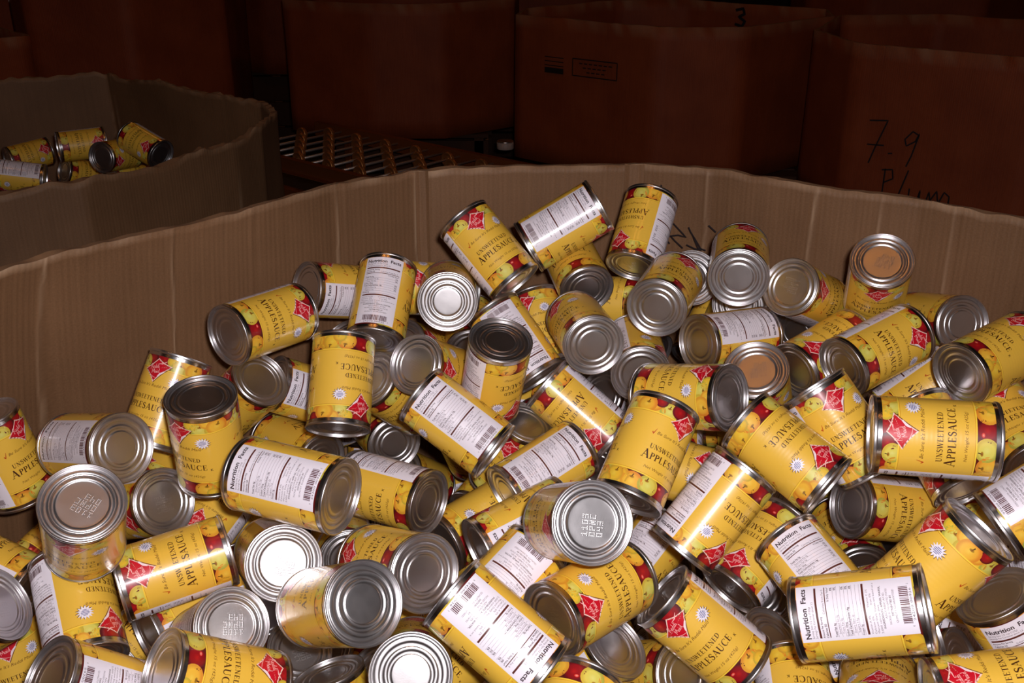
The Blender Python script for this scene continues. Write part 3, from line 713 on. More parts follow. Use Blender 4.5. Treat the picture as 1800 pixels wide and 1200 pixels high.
# pale shallow tin left at the conveyor edge
tinr = empty('shallow_tin', (-.03, 4.55, BED+.0), 'small pale shallow tin left on the conveyor edge beside the stamped bin', 'tin')
M_PALE = simple('pale_tin_side', rgb(190, 170, 160), .5)
link('tin_side', lathe('tin_side', [(0, .001), (.036, .001), (.038, .004), (.038, .030), (.036, .032)], 48), M_PALE, tinr)
link('tin_top', lathe('tin_top', [(.036, .032), (.037, .036), (.034, .038), (.028, .036), (0, .036)], 48), M_END, tinr)

# ------------------------------------------------------------------ building shell
M_CONC, n_, l_, b_ = mat('concrete')
nz = n_.new('ShaderNodeTexNoise'); nz.inputs['Scale'].default_value = 1.4; nz.inputs['Detail'].default_value = 8
cr = n_.new('ShaderNodeValToRGB'); cr.color_ramp.elements[0].color = rgb(62, 52, 46); cr.color_ramp.elements[1].color = rgb(110, 98, 88)
l_.new(nz.outputs['Fac'], cr.inputs[0]); l_.new(cr.outputs[0], b_.inputs['Base Color']); b_.inputs['Roughness'].default_value = .7
M_WALL, n_, l_, b_ = mat('painted_block')
br = n_.new('ShaderNodeTexBrick'); br.inputs['Scale'].default_value = 2.5; br.inputs['Color1'].default_value = rgb(96, 70, 56); br.inputs['Color2'].default_value = rgb(88, 64, 50); br.inputs['Mortar'].default_value = rgb(60, 46, 38)
l_.new(br.outputs['Color'], b_.inputs['Base Color']); b_.inputs['Roughness'].default_value = .8
def slab(name, x0, y0, z0, x1, y1, z1, m):
    o = link(name, box_mesh(name, x0, y0, z0, x1, y1, z1, 0), m); tag(o, kind='structure'); return o
slab('floor', -9, -6, -.1, 9, 14, 0, M_CONC)
slab('wall_back', -9, 13.9, .001, 9, 14, 6.5, M_WALL); slab('wall_left', -9, -6, .001, -8.9, 13.89, 6.5, M_WALL); slab('wall_right', 8.9, -6, .001, 9, 13.89, 6.5, M_WALL)
slab('wall_front', -8.89, -6, .001, 8.89, -5.9, 6.5, M_WALL)
slab('ceiling', -9, -6, 6.501, 9, 14, 6.6, M_CONC)
# high bay lamps
M_GLOW, n_, l_, b_ = mat('sodium_lamp_glow'); b_.inputs['Emission Color'].default_value = (1, .36, .07, 1); b_.inputs['Emission Strength'].default_value = 11; b_.inputs['Base Color'].default_value = (0, 0, 0, 1)
M_SHADE = simple('lamp_reflector', rgb(150, 150, 150), .4, .8)
WHERE = ['over the heaped bin, neighbouring-bin side', 'over the heaped bin, handwritten-bin side', 'behind the lens', 'over the far bins, reddish-bin side', 'over the far bins, handwritten-bin side', 'deep behind the lens near the wall']
sh = lathe('lamp_shade', [(.05, .30), (.08, .28), (.12, .18), (.24, 0), (.245, 0), (.125, .185), (.085, .29), (.05, .31)], 40); recalc(sh)
gl = lathe('lamp_glass', [(0, .10), (.16, .06), (.19, .03), (.0, .028)], 40)
for k, p in enumerate(LAMPS):
    r = empty('high_bay_lamp', (p[0], p[1], p[2]-.12), 'bell-shaped amber warehouse lamp hanging ' + WHERE[k], 'lamp')
    for nm, me, m in (('lamp_shade', sh, M_SHADE), ('lamp_glass', gl, M_GLOW)):
        if k == 0: link(nm, me, m, r)
        else: o = bpy.data.objects.new(nm, me); COL.objects.link(o); o.parent = r

# closed carton behind the half-filled bin with two cans left on it
ct = empty('closed_carton', (-1.66, 3.78, 0), 'tall closed dark carton behind the half-filled bin, two cans lying on it', 'carton')
me = box_mesh('carton_body', -.17, -.17, .001, .17, .17, 1.035, .002); me.uv_layers.new(name='UVMap'); link('carton_body', me, M_CBR, ct)
me = box_mesh('closing_tape', -.03, -.171, 1.0355, .03, .171, 1.0365, 0); me.uv_layers.new(name='UVMap'); link('closing_tape', me, M_TAPE, ct)

# ------------------------------------------------------------------ the cans: centre (lens-relative height), facing axis, can axis, label
CANS = [
 ((-0.3059,1.1687,-0.4811),(-0.4992,0.4145,0.7609),(0.6022,0.7974,-0.0392),"yellow can lying sideways alone against the bin's long wall, name reading downward"),
 ((-0.2323,1.3137,-0.4938),(0.5839,-0.7980,-0.1495),(-0.7488,-0.6005,0.2805),'can with shadowed dark end and partly hidden facts panel, behind the upright facts-panel can'),
 ((-0.1684,1.2355,-0.4821),(0.0244,-0.6322,0.7744),(0.1025,0.7722,0.6271),'upright leaning can showing its full white facts panel, ringed end at its foot'),
 ((-0.5869,1.0347,-0.5912),(-0.4111,-0.8997,-0.1468),(-0.2140,-0.0613,0.9749),'yellow can cut by the picture edge above the bright dot-coded disc'),
 ((-0.4612,0.9926,-0.5564),(-0.6118,-0.5739,0.5444),(-0.7795,0.5542,-0.2919),'can with dull grey ringed end and barcode label lying against the bare bin wall'),
 ((-0.4013,0.8125,-0.5388),(-0.8828,0.1323,0.4507),(0.3154,-0.5441,0.7775),'standing can with large bright dot-coded end near the lower bin wall'),
 ((-0.4250,0.9950,-0.6336),(-0.2470,0.3573,0.9007),(0.7508,-0.5171,0.4110),'can with dull olive end disc wedged below the dark-topped standing can'),
 ((-0.4172,1.1046,-0.5571),(-0.8204,0.5653,-0.0858),(0.2801,0.5282,0.8016),'slanting can with vertical flash streak behind the dark-topped standing can'),
 ((-0.3313,0.9804,-0.5372),(-0.6990,0.6940,0.1725),(0.0448,-0.1982,0.9791),'standing can with dark shadowed oval top and white star burst below it'),
 ((-0.3483,1.1709,-0.5869),(0.0477,0.9099,0.4120),(0.6427,-0.3438,0.6847),'can with brown shadowed end disc and red diamond, touching the can lying on the wall'),
 ((-0.2700,1.2332,-0.6107),(0.5975,-0.7424,0.3031),(-0.7644,-0.4130,0.4951),'can with a sliver of facts panel between the brown end disc and upside-down can'),
 ((-0.2030,1.0971,-0.5303),(0.4380,0.6688,-0.6007),(-0.0172,-0.6619,-0.7494),'upside-down can with apple band on top and red diamond at its foot'),
 ((-0.1522,1.2056,-0.5979),(0.6981,0.2205,0.6812),(0.4861,0.5527,-0.6770),'can with half-hidden grey ringed end behind the upside-down can'),
 ((-0.2921,1.2165,-0.6855),(0.3593,0.3084,-0.8808),(-0.7329,0.6776,-0.0618),'amber-lit can with ringed end tucked above the two facts-panel cans'),
 ((-0.1857,1.2903,-0.6965),(0.8245,0.4311,0.3667),(-0.4240,0.8996,-0.1044),'grey ringed end peeking under the tilted facts-panel can, above a smaller half-hidden one'),
 ((-0.1429,1.3153,-0.7928),(-0.8040,-0.0732,-0.5901),(0.4027,0.6633,-0.6308),'short view of can with pinkish ringed end under the tilted full facts-panel can'),
 ((-0.2157,0.8660,-0.5276),(-0.2692,-0.6787,0.6833),(-0.9257,0.3781,0.0108),'large can lying with whole white facts panel and tan ringed end beside the dark-topped can'),
 ((-0.1416,1.0207,-0.6315),(0.0538,0.1871,0.9809),(-0.8613,0.5058,-0.0492),'can behind the large facts-panel can, panel strip above brown word SAUCE'),
 ((-0.0407,1.0660,-0.7024),(0.1828,-0.0145,-0.9830),(-0.7599,-0.6365,-0.1319),'can with upside-down letters and apple rim below the tilted facts-panel can'),
 ((-0.0637,1.0557,-0.5600),(0.0552,-0.7592,0.6485),(-0.7939,0.3605,0.4897),'tilted can with full facts panel sloping down beside the brown-topped can'),
 ((-0.0207,1.1173,-0.5250),(-0.8820,-0.4697,-0.0373),(-0.1403,0.3373,-0.9309),'standing inverted can with pinkish brown ringed top amid the pile'),
 ((0.0050,1.2267,-0.5338),(-0.0239,-0.8062,0.5911),(0.5519,-0.5036,-0.6647),'can with upside-down facts panel partly covered by the brown-topped can'),
 ((-0.0840,1.2507,-0.4744),(-0.8012,-0.1633,-0.5757),(-0.0596,0.9790,-0.1948),'can with brilliant white ringed end catching the flash, beside the upright facts-panel can'),
 ((-0.1072,1.3465,-0.5026),(-0.1660,0.9253,0.3409),(-0.9649,-0.2238,0.1376),'yellow can wedged behind the upright facts-panel can and white ringed end'),
 ((-0.0300,1.2786,-0.4246),(-0.7806,-0.2949,-0.5510),(-0.6230,0.4377,0.6483),'large-lettered can tilted toward the rear wall with red diamond near its raised end'),
 ((0.0691,1.3208,-0.4034),(-0.2133,-0.7932,0.5703),(0.8596,0.1250,0.4954),'can propped against the rear wall with pinkish facts panel and bright streak along it'),
 ((0.0889,1.3522,-0.4730),(-0.7291,0.0028,-0.6844),(-0.2229,0.9445,0.2413),'can with half-covered ringed end directly under the wall-propped facts can'),
 ((0.0907,1.1951,-0.5031),(-0.3105,-0.1286,-0.9418),(-0.1548,0.9844,-0.0833),'can with big grey ringed end and amber side in the middle of the upper pile'),
 ((0.1809,1.3651,-0.4260),(0.8096,-0.5490,0.2078),(-0.2900,-0.6819,-0.6715),'highest upright can near the rear bin crease, lettering upside down, shadowed foot'),
 ((0.1977,1.2308,-0.4645),(-0.9021,0.3296,0.2783),(0.3451,0.9385,0.0071),'can pointing its grey ringed end outward below the highest upright can'),
 ((0.2933,1.2514,-0.4317),(-0.9722,0.2205,-0.0794),(0.2205,0.9753,0.0086),'can with grey ringed end and red diamond above it, beside the wall scribble'),
 ((0.2416,1.3647,-0.4959),(-0.4935,-0.3719,-0.7862),(-0.0653,0.9173,-0.3929),'bright end disc showing as sliver between two grey ringed cans'),
 ((0.3915,1.2722,-0.4834),(-0.3059,-0.3270,-0.8941),(-0.6142,-0.6498,0.4478),'can with dark plum dot-coded end beside the can near the wall scribble'),
 ((0.3178,1.3564,-0.5414),(0.7221,-0.4365,-0.5367),(0.0925,0.8298,-0.5504),'can nearly hidden under the scribble-side ringed can, blue-white rim showing'),
 ((0.4618,1.2170,-0.4447),(-0.8681,0.4700,0.1597),(-0.2126,-0.6427,0.7360),'upright can with glowing orange dot-coded lid near the bin wall'),
 ((0.5705,1.2718,-0.5210),(0.4554,-0.1935,-0.8690),(-0.1860,0.9339,-0.3054),'can with grey ringed end and amber side near the far bin wall crease'),
 ((0.2854,1.2264,-0.5274),(0.3522,-0.4537,0.8186),(0.8641,0.4937,-0.0981),'can lying under the scribble-side can, barcode and facts panel on its upper side'),
 ((0.3016,1.1201,-0.5506),(-0.9605,0.1863,-0.2068),(-0.2769,-0.5624,0.7791),'can with coppery dot-coded end sparkling orange in the middle of the pile'),
 ((0.1620,1.2132,-0.5464),(-0.8695,0.0131,0.4938),(-0.0134,-0.9999,0.0030),'can with nearly black end disc below the big grey ringed end'),
 ((0.1755,1.4156,-0.6012),(0.5314,0.6121,-0.5856),(-0.5656,0.7710,0.2926),'amber can body glimpsed between big grey ringed end and black end disc'),
 ((0.1357,1.3864,-0.5368),(0.3257,0.9455,-0.0003),(-0.9442,0.3253,-0.0525),'yellow can slice with red apple showing beside the outward grey ringed end'),
 ((0.0435,1.3275,-0.5593),(-0.6951,0.3635,-0.6203),(-0.2727,0.6650,0.6953),'can with bright red diamond peeking behind the upside-down facts-panel can'),
 ((0.0845,1.1487,-0.5935),(0.6519,0.2476,0.7168),(0.7516,-0.3370,-0.5671),'can with upside-down name under a facts strip, between the two tilted facts-panel cans'),
 ((0.0373,1.0596,-0.6268),(0.1207,-0.5949,0.7947),(0.8002,0.5321,0.2767),'can with rising facts panel, dark ringed foot, meeting the pitted highlight can'),
 ((0.1428,0.9482,-0.5397),(0.3856,0.5151,-0.7655),(0.4170,0.6427,0.6426),'tall yellow can with star burst, checkmark and red diamond, above the large dot-coded disc'),
 ((0.0596,0.8167,-0.5386),(0.0987,0.5587,0.8235),(0.2181,-0.8195,0.5299),'large central can end stamped with dot code, side stretching away with curved reflections'),
 ((0.0120,0.9527,-0.6368),(0.3851,-0.8453,0.3703),(-0.8556,-0.4774,-0.2000),'can with sloping facts panel diving beneath the large central dot-coded disc'),
 ((-0.0105,0.8410,-0.6357),(0.0783,-0.5441,0.8354),(-0.6553,-0.6596,-0.3681),'can showing only barcode end of its white panel above the dented facts can'),
 ((-0.0137,0.7454,-0.6090),(0.0887,-0.7164,0.6921),(0.7665,-0.3946,-0.5067),'dented can with large upside-down facts panel and white glare streak'),
 ((0.0777,0.8182,-0.6255),(0.2083,-0.2650,-0.9415),(-0.7320,-0.6806,0.0296),'yellow can with black shadowed end hugging the dented facts can'),
 ((0.1578,1.0363,-0.7392),(-0.1313,-0.4715,0.8721),(0.6313,0.6385,0.4402),'can with blazing white rim highlight wedged beside the large central dot-coded disc'),
 ((0.2110,0.9150,-0.5883),(-0.7501,0.0122,0.6612),(-0.6264,-0.3337,-0.7044),'slanting can with narrow facts strip and one long white flash streak'),
 ((0.2027,1.0757,-0.6361),(0.3992,0.8936,0.2050),(0.9168,-0.3908,-0.0820),'yellow can with star burst glimpsed between the streaked can and facts strip can'),
 ((0.2921,0.9555,-0.5426),(0.6631,0.7467,0.0524),(0.6999,-0.5937,-0.3971),'large yellow can, name inverted, with red diamond and star burst, beside the leaning checkmark can'),
 ((0.2009,1.0470,-0.5214),(0.6402,0.7660,0.0576),(0.7255,-0.6276,0.2825),'can lying flat with big dark brown end disc and star burst'),
 ((0.3641,0.9966,-0.5363),(-0.8120,-0.0423,-0.5821),(-0.5297,0.4723,0.7045),'yellow can with steel rim glint, red diamond and checkmark sentence, steeply leaning'),
 ((0.3976,1.1900,-0.5316),(0.5160,-0.5109,-0.6875),(-0.8160,-0.5372,-0.2132),'can with hollow dark green shadowed end beside the coppery dot-coded end'),
 ((0.4393,1.1276,-0.4992),(-0.4429,0.4713,0.7627),(0.8595,0.4652,0.2117),'can lying with grey ringed end and downward lettering, below the orange-lidded can'),
 ((0.5198,1.1638,-0.5739),(-0.5849,0.4400,0.6814),(0.7784,0.0685,0.6240),'can with pinkish facts strip along its top edge above the level lettered can'),
 ((0.4012,0.8610,-0.4727),(-0.0322,-0.3320,-0.9427),(-0.9703,0.2366,-0.0502),'level can showing the whole front lettering sideways with steel rims at both ends'),
 ((0.5547,1.0755,-0.4859),(-0.4651,0.8723,-0.1510),(0.8588,0.4860,0.1620),'can with brown ringed end running off the picture above the level lettered can'),
 ((0.5874,1.0607,-0.5712),(-0.8035,0.0829,-0.5894),(-0.1178,0.9485,0.2940),"half-seen can with dark ringed end beside the level lettered can's rim"),
 ((0.4389,1.0145,-0.6509),(0.1326,0.4223,0.8967),(0.9336,0.2505,-0.2561),'can with grey ringed end and downward lettering beneath the level lettered can'),
 ((0.3903,0.7853,-0.5686),(0.2831,0.9395,-0.1928),(0.6020,-0.0176,0.7983),'big yellow can with star burst and dark steel end, above the level facts-panel can'),
 ((0.5142,0.8397,-0.5244),(-0.5664,-0.3198,0.7595),(0.7969,0.0225,0.6037),'can with barcode panel and white glare cut by the picture edge'),
 ((0.4798,0.7675,-0.6367),(-0.2512,-0.9655,0.0694),(-0.5762,0.2067,0.7907),'standing can with big dark oval end and facts panel below it near the picture corner'),
 ((0.3137,0.8606,-0.6375),(-0.2310,-0.4968,0.8366),(-0.4583,0.8140,0.3569),'can with facts panel half covered by the large level facts-panel can'),
 ((0.3071,0.7304,-0.5765),(-0.4285,-0.6385,0.6393),(-0.9028,0.2736,-0.3319),'large level can with complete facts panel and barcode, brown steel end'),
 ((0.2896,1.0424,-0.7675),(-0.6154,0.2006,0.7623),(-0.0160,0.9637,-0.2665),'blue-striped steel end disc showing under two slanting yellow cans'),
 ((0.2814,0.9733,-0.6854),(0.7195,-0.6263,-0.3000),(-0.6837,-0.5628,-0.4645),'slanting yellow can with inverted lettering beside the long streaked can'),
 ((0.1934,0.8320,-0.6777),(0.6454,0.3982,0.6518),(-0.7619,0.2754,0.5862),'yellow can with dark open-looking end and red diamond, facts strip along its upper edge'),
 ((0.1535,0.8692,-0.7676),(-0.1152,-0.7017,-0.7031),(-0.4638,0.6639,-0.5866),'can with pinkish grey ringed end at the bottom picture edge, red diamond behind it'),
 ((0.2806,0.7781,-0.7322),(-0.9926,0.0593,0.1058),(-0.0847,-0.9634,-0.2544),'upside-down can cut by the bottom edge with red apple at its raised rim'),
 ((0.3467,0.7513,-0.6938),(0.9265,-0.3634,-0.0978),(-0.3262,-0.9051,0.2729),'amber domed can side seen end-on below the large level facts-panel can'),
 ((0.4412,0.8922,-0.7771),(0.7273,0.5905,-0.3498),(-0.6707,0.5038,-0.5444),'can with slim brown ringed end and orange apple, between the two facts-panel cans'),
 ((0.4134,0.6778,-0.6201),(0.0697,-0.8461,-0.5284),(-0.9787,0.0446,-0.2006),'amber can along the bottom picture corner with sideways lettering'),
 ((-0.5333,0.7921,-0.6454),(-0.4734,0.5474,0.6901),(0.8434,0.0555,0.5345),'can with dark blue-grey end disc jutting from the picture edge beside the facts strips'),
 ((-0.5684,0.9140,-0.6616),(-0.0563,-0.8980,0.4363),(-0.9081,0.2277,0.3514),'yellow can behind the dark blue-grey end disc with white panel corner'),
 ((-0.4294,0.8249,-0.6462),(-0.7032,-0.6089,0.3672),(0.4011,-0.7660,-0.5023),'inverted can with curved facts strip on one side and star burst near its foot'),
 ((-0.3478,0.8775,-0.6337),(0.2962,-0.4103,-0.8625),(-0.8923,-0.4410,-0.0966),'can with blinding white streak across its sideways name'),
 ((-0.2430,0.8806,-0.6231),(0.1544,0.5245,0.8373),(0.3428,-0.8233,0.4525),'can with brilliant blue-white dot-coded end disc below the large tan-ended facts can'),
 ((-0.3735,0.7297,-0.6655),(0.7914,-0.4816,0.3766),(0.5869,0.4260,-0.6886),'can with brown steel end and barcode panel in the lower picture corner'),
 ((-0.2690,0.7355,-0.6568),(-0.3754,0.9160,0.1413),(0.7322,0.3866,-0.5607),'large can along the bottom edge with narrow steel end and red diamond far end'),
 ((-0.3015,0.8404,-0.6884),(-0.8614,-0.3946,0.3198),(0.5023,-0.5688,0.6513),'can with grey dot-coded end disc above the bottom-edge red diamond'),
 ((-0.4313,0.9599,-0.7899),(-0.7404,0.3747,0.5580),(0.5748,0.7834,0.2366),'yellow can deep under the white-streaked can with slanted lettering'),
 ((-0.1601,0.7673,-0.5964),(0.7612,0.6482,-0.0192),(-0.5545,0.6351,-0.5378),'large can with grey ringed end and silvery washed-out reflections on its side'),
 ((-0.1148,0.8432,-0.6084),(-0.0640,-0.5102,-0.8577),(-0.5823,0.7170,-0.3831),'can with grey ringed end behind the silvery reflecting can'),
 ((-0.2080,1.0701,-0.7384),(0.9645,0.2640,-0.0071),(0.2580,-0.9361,0.2392),'dark blue end disc slice between brilliant disc and amber ringed can'),
 ((-0.0945,0.7692,-0.6662),(-0.9890,-0.1284,-0.0740),(-0.0714,0.8503,-0.5214),'can with bright white-centred ringed end at the bottom picture edge'),
 ((-0.1763,0.8280,-0.7924),(-0.7667,0.5121,-0.3872),(0.2737,-0.2849,-0.9187),'can with slanted steel seam and orange apples under the silvery reflecting can'),
 ((-0.2641,0.9492,-0.8249),(-0.4566,0.6657,0.5902),(0.4337,-0.4127,0.8010),'dark teal end disc almost hidden under the silvery reflecting can'),
 ((-0.3628,1.0687,-0.6903),(0.8412,-0.1957,-0.5041),(-0.4246,-0.8163,-0.3917),'yellow can glimpsed between the olive end disc and the tan-ended facts can'),
 ((-0.0925,1.1799,-0.5523),(-0.4310,-0.3258,-0.8415),(-0.4683,-0.7164,0.5172),'can with dark scratched end disc above the tilted full facts-panel can'),
 ((-0.2179,1.3764,-0.6290),(-0.3744,0.8967,0.2360),(0.4545,0.3994,-0.7962),'blue-rimmed end disc peeking below the leaning upright facts-panel can'),
 ((-0.1342,1.3882,-0.6144),(0.0360,-0.5485,-0.8354),(-0.4153,-0.7685,0.4867),"dark grey end disc behind the leaning upright facts-panel can's foot"),
 ((-0.0600,1.3820,-0.5849),(0.9633,0.0742,-0.2578),(0.0404,-0.9901,-0.1342),'sliver of blue end disc under the white ringed end'),
 ((-0.5547,0.9028,-0.7820),(-0.9504,-0.2683,-0.1572),(-0.2147,0.2006,0.9559),'yellow can under the dark blue-grey end disc in the lower picture corner'),
 ((-0.0015,1.1626,-0.6604),(-0.7046,0.5752,0.4154),(0.3681,-0.2042,0.9071),'black shadowed end disc deep in the gap beside the brown-topped can'),
 ((0.4376,1.3723,-0.5572),(-0.6806,0.5142,0.5219),(0.6510,0.7512,0.1089),'bluish end disc and panel in shadow under the plum dot-coded end'),
 ((0.2520,0.8912,-0.7699),(0.7458,-0.3496,-0.5670),(-0.4943,0.2801,-0.8229),'steel rim slice above the upside-down can with red apple'),
 ((0.3856,0.8596,-0.7188),(-0.5609,-0.6093,0.5606),(-0.8100,0.2635,-0.5240),"deep can with white panel patch under the large level facts-panel can's steel end"),
 ((-0.0233,1.2175,-0.7469),(0.1572,0.2146,-0.9640),(0.5460,0.7945,0.2659),"deep can beneath the rising facts panel can's dark foot"),
 ((0.4823,1.0080,-0.5660),(0.3049,0.5606,-0.7699),(0.2624,-0.8266,-0.4979),'deep shadowed can in the dark gap under the level lettered can'),
 ((0.0502,0.7133,-0.6961),(-0.7828,0.5140,-0.3508),(-0.3771,-0.8402,-0.3897),'can cut by the bottom edge beside the dented facts can, red and yellow apples uppermost'),
]
DEEP = [
 ((0.2842,1.0045,-0.8457),(-0.9987,-0.0518,0.0000),(-0.0512,0.9881,-0.1451)),
 ((0.0641,1.1018,-0.7431),(-0.7577,-0.6525,0.0000),(-0.6424,0.7460,0.1753)),
 ((-0.2949,1.1227,-0.8522),(0.4180,-0.9085,0.0000),(-0.8841,-0.4067,-0.2301)),
 ((0.4551,1.2035,-0.7439),(-0.1433,0.9897,0.0000),(0.6538,0.0947,-0.7507)),
 ((0.0112,0.9655,-0.8482),(-0.4765,0.8792,0.0000),(0.8722,0.4727,0.1263)),
 ((-0.0012,1.3993,-0.7951),(-0.7830,0.6220,0.0000),(0.5900,0.7427,-0.3169)),
 ((0.3846,0.9446,-0.9240),(0.8475,0.5308,-0.0000),(0.5288,-0.8443,0.0864)),
 ((0.4212,1.1572,-0.6322),(-0.9781,-0.2083,0.0000),(-0.2060,0.9670,0.1502)),
 ((-0.4104,1.2014,-0.8243),(0.4639,-0.8859,0.0000),(-0.8760,-0.4588,0.1486)),
 ((0.0529,0.8144,-0.8497),(0.5124,-0.8588,0.0000),(-0.8478,-0.5059,-0.1590)),
 ((0.5535,0.8067,-0.7657),(0.2412,-0.9705,0.0000),(-0.8992,-0.2234,0.3763)),
 ((0.3564,1.3945,-0.6531),(-0.9821,0.1886,0.0000),(0.1873,0.9753,0.1169)),
 ((0.0253,0.9444,-0.7541),(-0.2549,-0.9670,0.0000),(-0.9388,0.2474,0.2398)),
 ((-0.4490,0.8460,-0.7758),(0.5207,0.8537,-0.0000),(0.5392,-0.3289,0.7753)),
 ((0.6255,1.0559,-0.7358),(-0.2673,0.9636,0.0000),(0.9607,0.2665,0.0773)),
 ((-0.2483,1.2671,-0.8059),(-0.9947,0.1028,0.0000),(0.0875,0.8468,-0.5247)),
 ((0.4379,1.2683,-0.5927),(-0.2693,0.9631,0.0000),(0.9286,0.2597,0.2651)),
 ((-0.3796,1.0185,-0.8777),(0.9047,-0.4261,0.0000),(-0.4168,-0.8849,-0.2079)),
 ((-0.4811,0.8908,-0.9015),(-0.1464,0.9892,0.0000),(0.9120,0.1349,-0.3874)),
 ((0.2888,1.2236,-0.7506),(-0.3799,-0.9250,0.0000),(-0.8784,0.3607,0.3135)),
 ((0.4674,0.9850,-0.8992),(0.9537,0.3007,-0.0000),(0.2935,-0.9308,0.2178)),
 ((-0.5649,0.9767,-0.8632),(-0.3123,-0.9500,0.0000),(-0.9358,0.3077,-0.1720)),
 ((-0.0861,1.4484,-0.6880),(-0.2049,0.9788,0.0000),(0.7761,0.1624,0.6093)),
 ((-0.1747,0.8677,-0.9059),(-0.6139,-0.7894,0.0000),(-0.7861,0.6114,-0.0907)),
 ((-0.1200,1.2312,-0.8682),(-0.9289,0.3703,0.0000),(0.3696,0.9271,-0.0616)),
 ((0.0934,0.8996,-0.9148),(-0.6495,0.7604,0.0000),(0.7485,0.6394,0.1760)),
 ((0.1619,1.4884,-0.6551),(-0.8656,-0.5008,0.0000),(-0.4745,0.8201,0.3198)),
 ((0.5923,1.1485,-0.6315),(0.1802,0.9836,-0.0000),(0.8626,-0.1580,0.4806)),
 ((-0.0266,1.2009,-0.8382),(-0.4435,-0.8963,0.0000),(-0.8943,0.4425,0.0665)),
 ((0.3152,0.8865,-0.8142),(-0.9997,-0.0261,0.0000),(-0.0260,0.9975,-0.0650)),
 ((-0.3382,0.8633,-0.8092),(0.1393,0.9902,-0.0000),(0.9307,-0.1309,0.3414)),
 ((0.4729,1.3400,-0.6600),(-0.9525,0.3045,0.0000),(0.2790,0.8727,0.4008)),
 ((-0.0192,1.3062,-0.8487),(0.2751,0.9614,-0.0000),(0.9602,-0.2748,0.0493)),
 ((0.0978,1.4592,-0.6966),(0.9811,0.1937,-0.0000),(0.1936,-0.9803,-0.0401)),
 ((0.5303,0.8772,-0.8887),(0.9189,0.3945,-0.0000),(0.3740,-0.8711,0.3183)),
 ((0.5550,1.0387,-0.8514),(0.2131,-0.9770,0.0000),(-0.8730,-0.1904,-0.4489)),
 ((0.5931,1.2523,-0.6485),(0.0000,0.9280,-0.3726),(-0.0938,-0.3710,-0.9239)),
 ((0.3008,1.0420,-0.9282),(0.9668,0.2557,-0.0000),(0.2557,-0.9667,-0.0067)),
 ((-0.5895,1.0027,-0.7902),(0.3861,-0.9225,0.0000),(-0.9096,-0.3807,0.1665)),
 ((0.1895,0.9033,-0.8543),(0.9844,-0.1762,0.0000),(-0.1679,-0.9382,-0.3026)),
 ((-0.1284,1.1665,-0.7828),(-0.7832,-0.6217,0.0000),(-0.6183,0.7789,0.1051)),
 ((0.6566,1.0518,-0.6376),(0.1950,-0.9808,0.0000),(-0.8716,-0.1733,-0.4586)),
 ((0.0866,0.7565,-0.7874),(0.5515,-0.8342,0.0000),(-0.8182,-0.5409,0.1946)),
 ((-0.2768,1.0954,-0.9258),(-0.2150,-0.9766,0.0000),(-0.9068,0.1996,-0.3712)),
 ((-0.2909,0.9751,-0.9198),(0.3107,0.9505,-0.0000),(0.8652,-0.2828,-0.4141)),
 ((0.4226,0.8320,-0.8278),(0.2535,-0.9673,0.0000),(-0.8277,-0.2169,0.5175)),
 ((0.2941,0.8945,-0.9211),(0.5401,0.8416,-0.0000),(0.7743,-0.4969,-0.3919)),
 ((-0.3767,1.2534,-0.7554),(-0.3804,0.9248,0.0000),(0.8682,0.3571,-0.3445)),
 ((-0.4901,1.1244,-0.9100),(0.2676,-0.9635,0.0000),(-0.9236,-0.2565,-0.2850)),
]
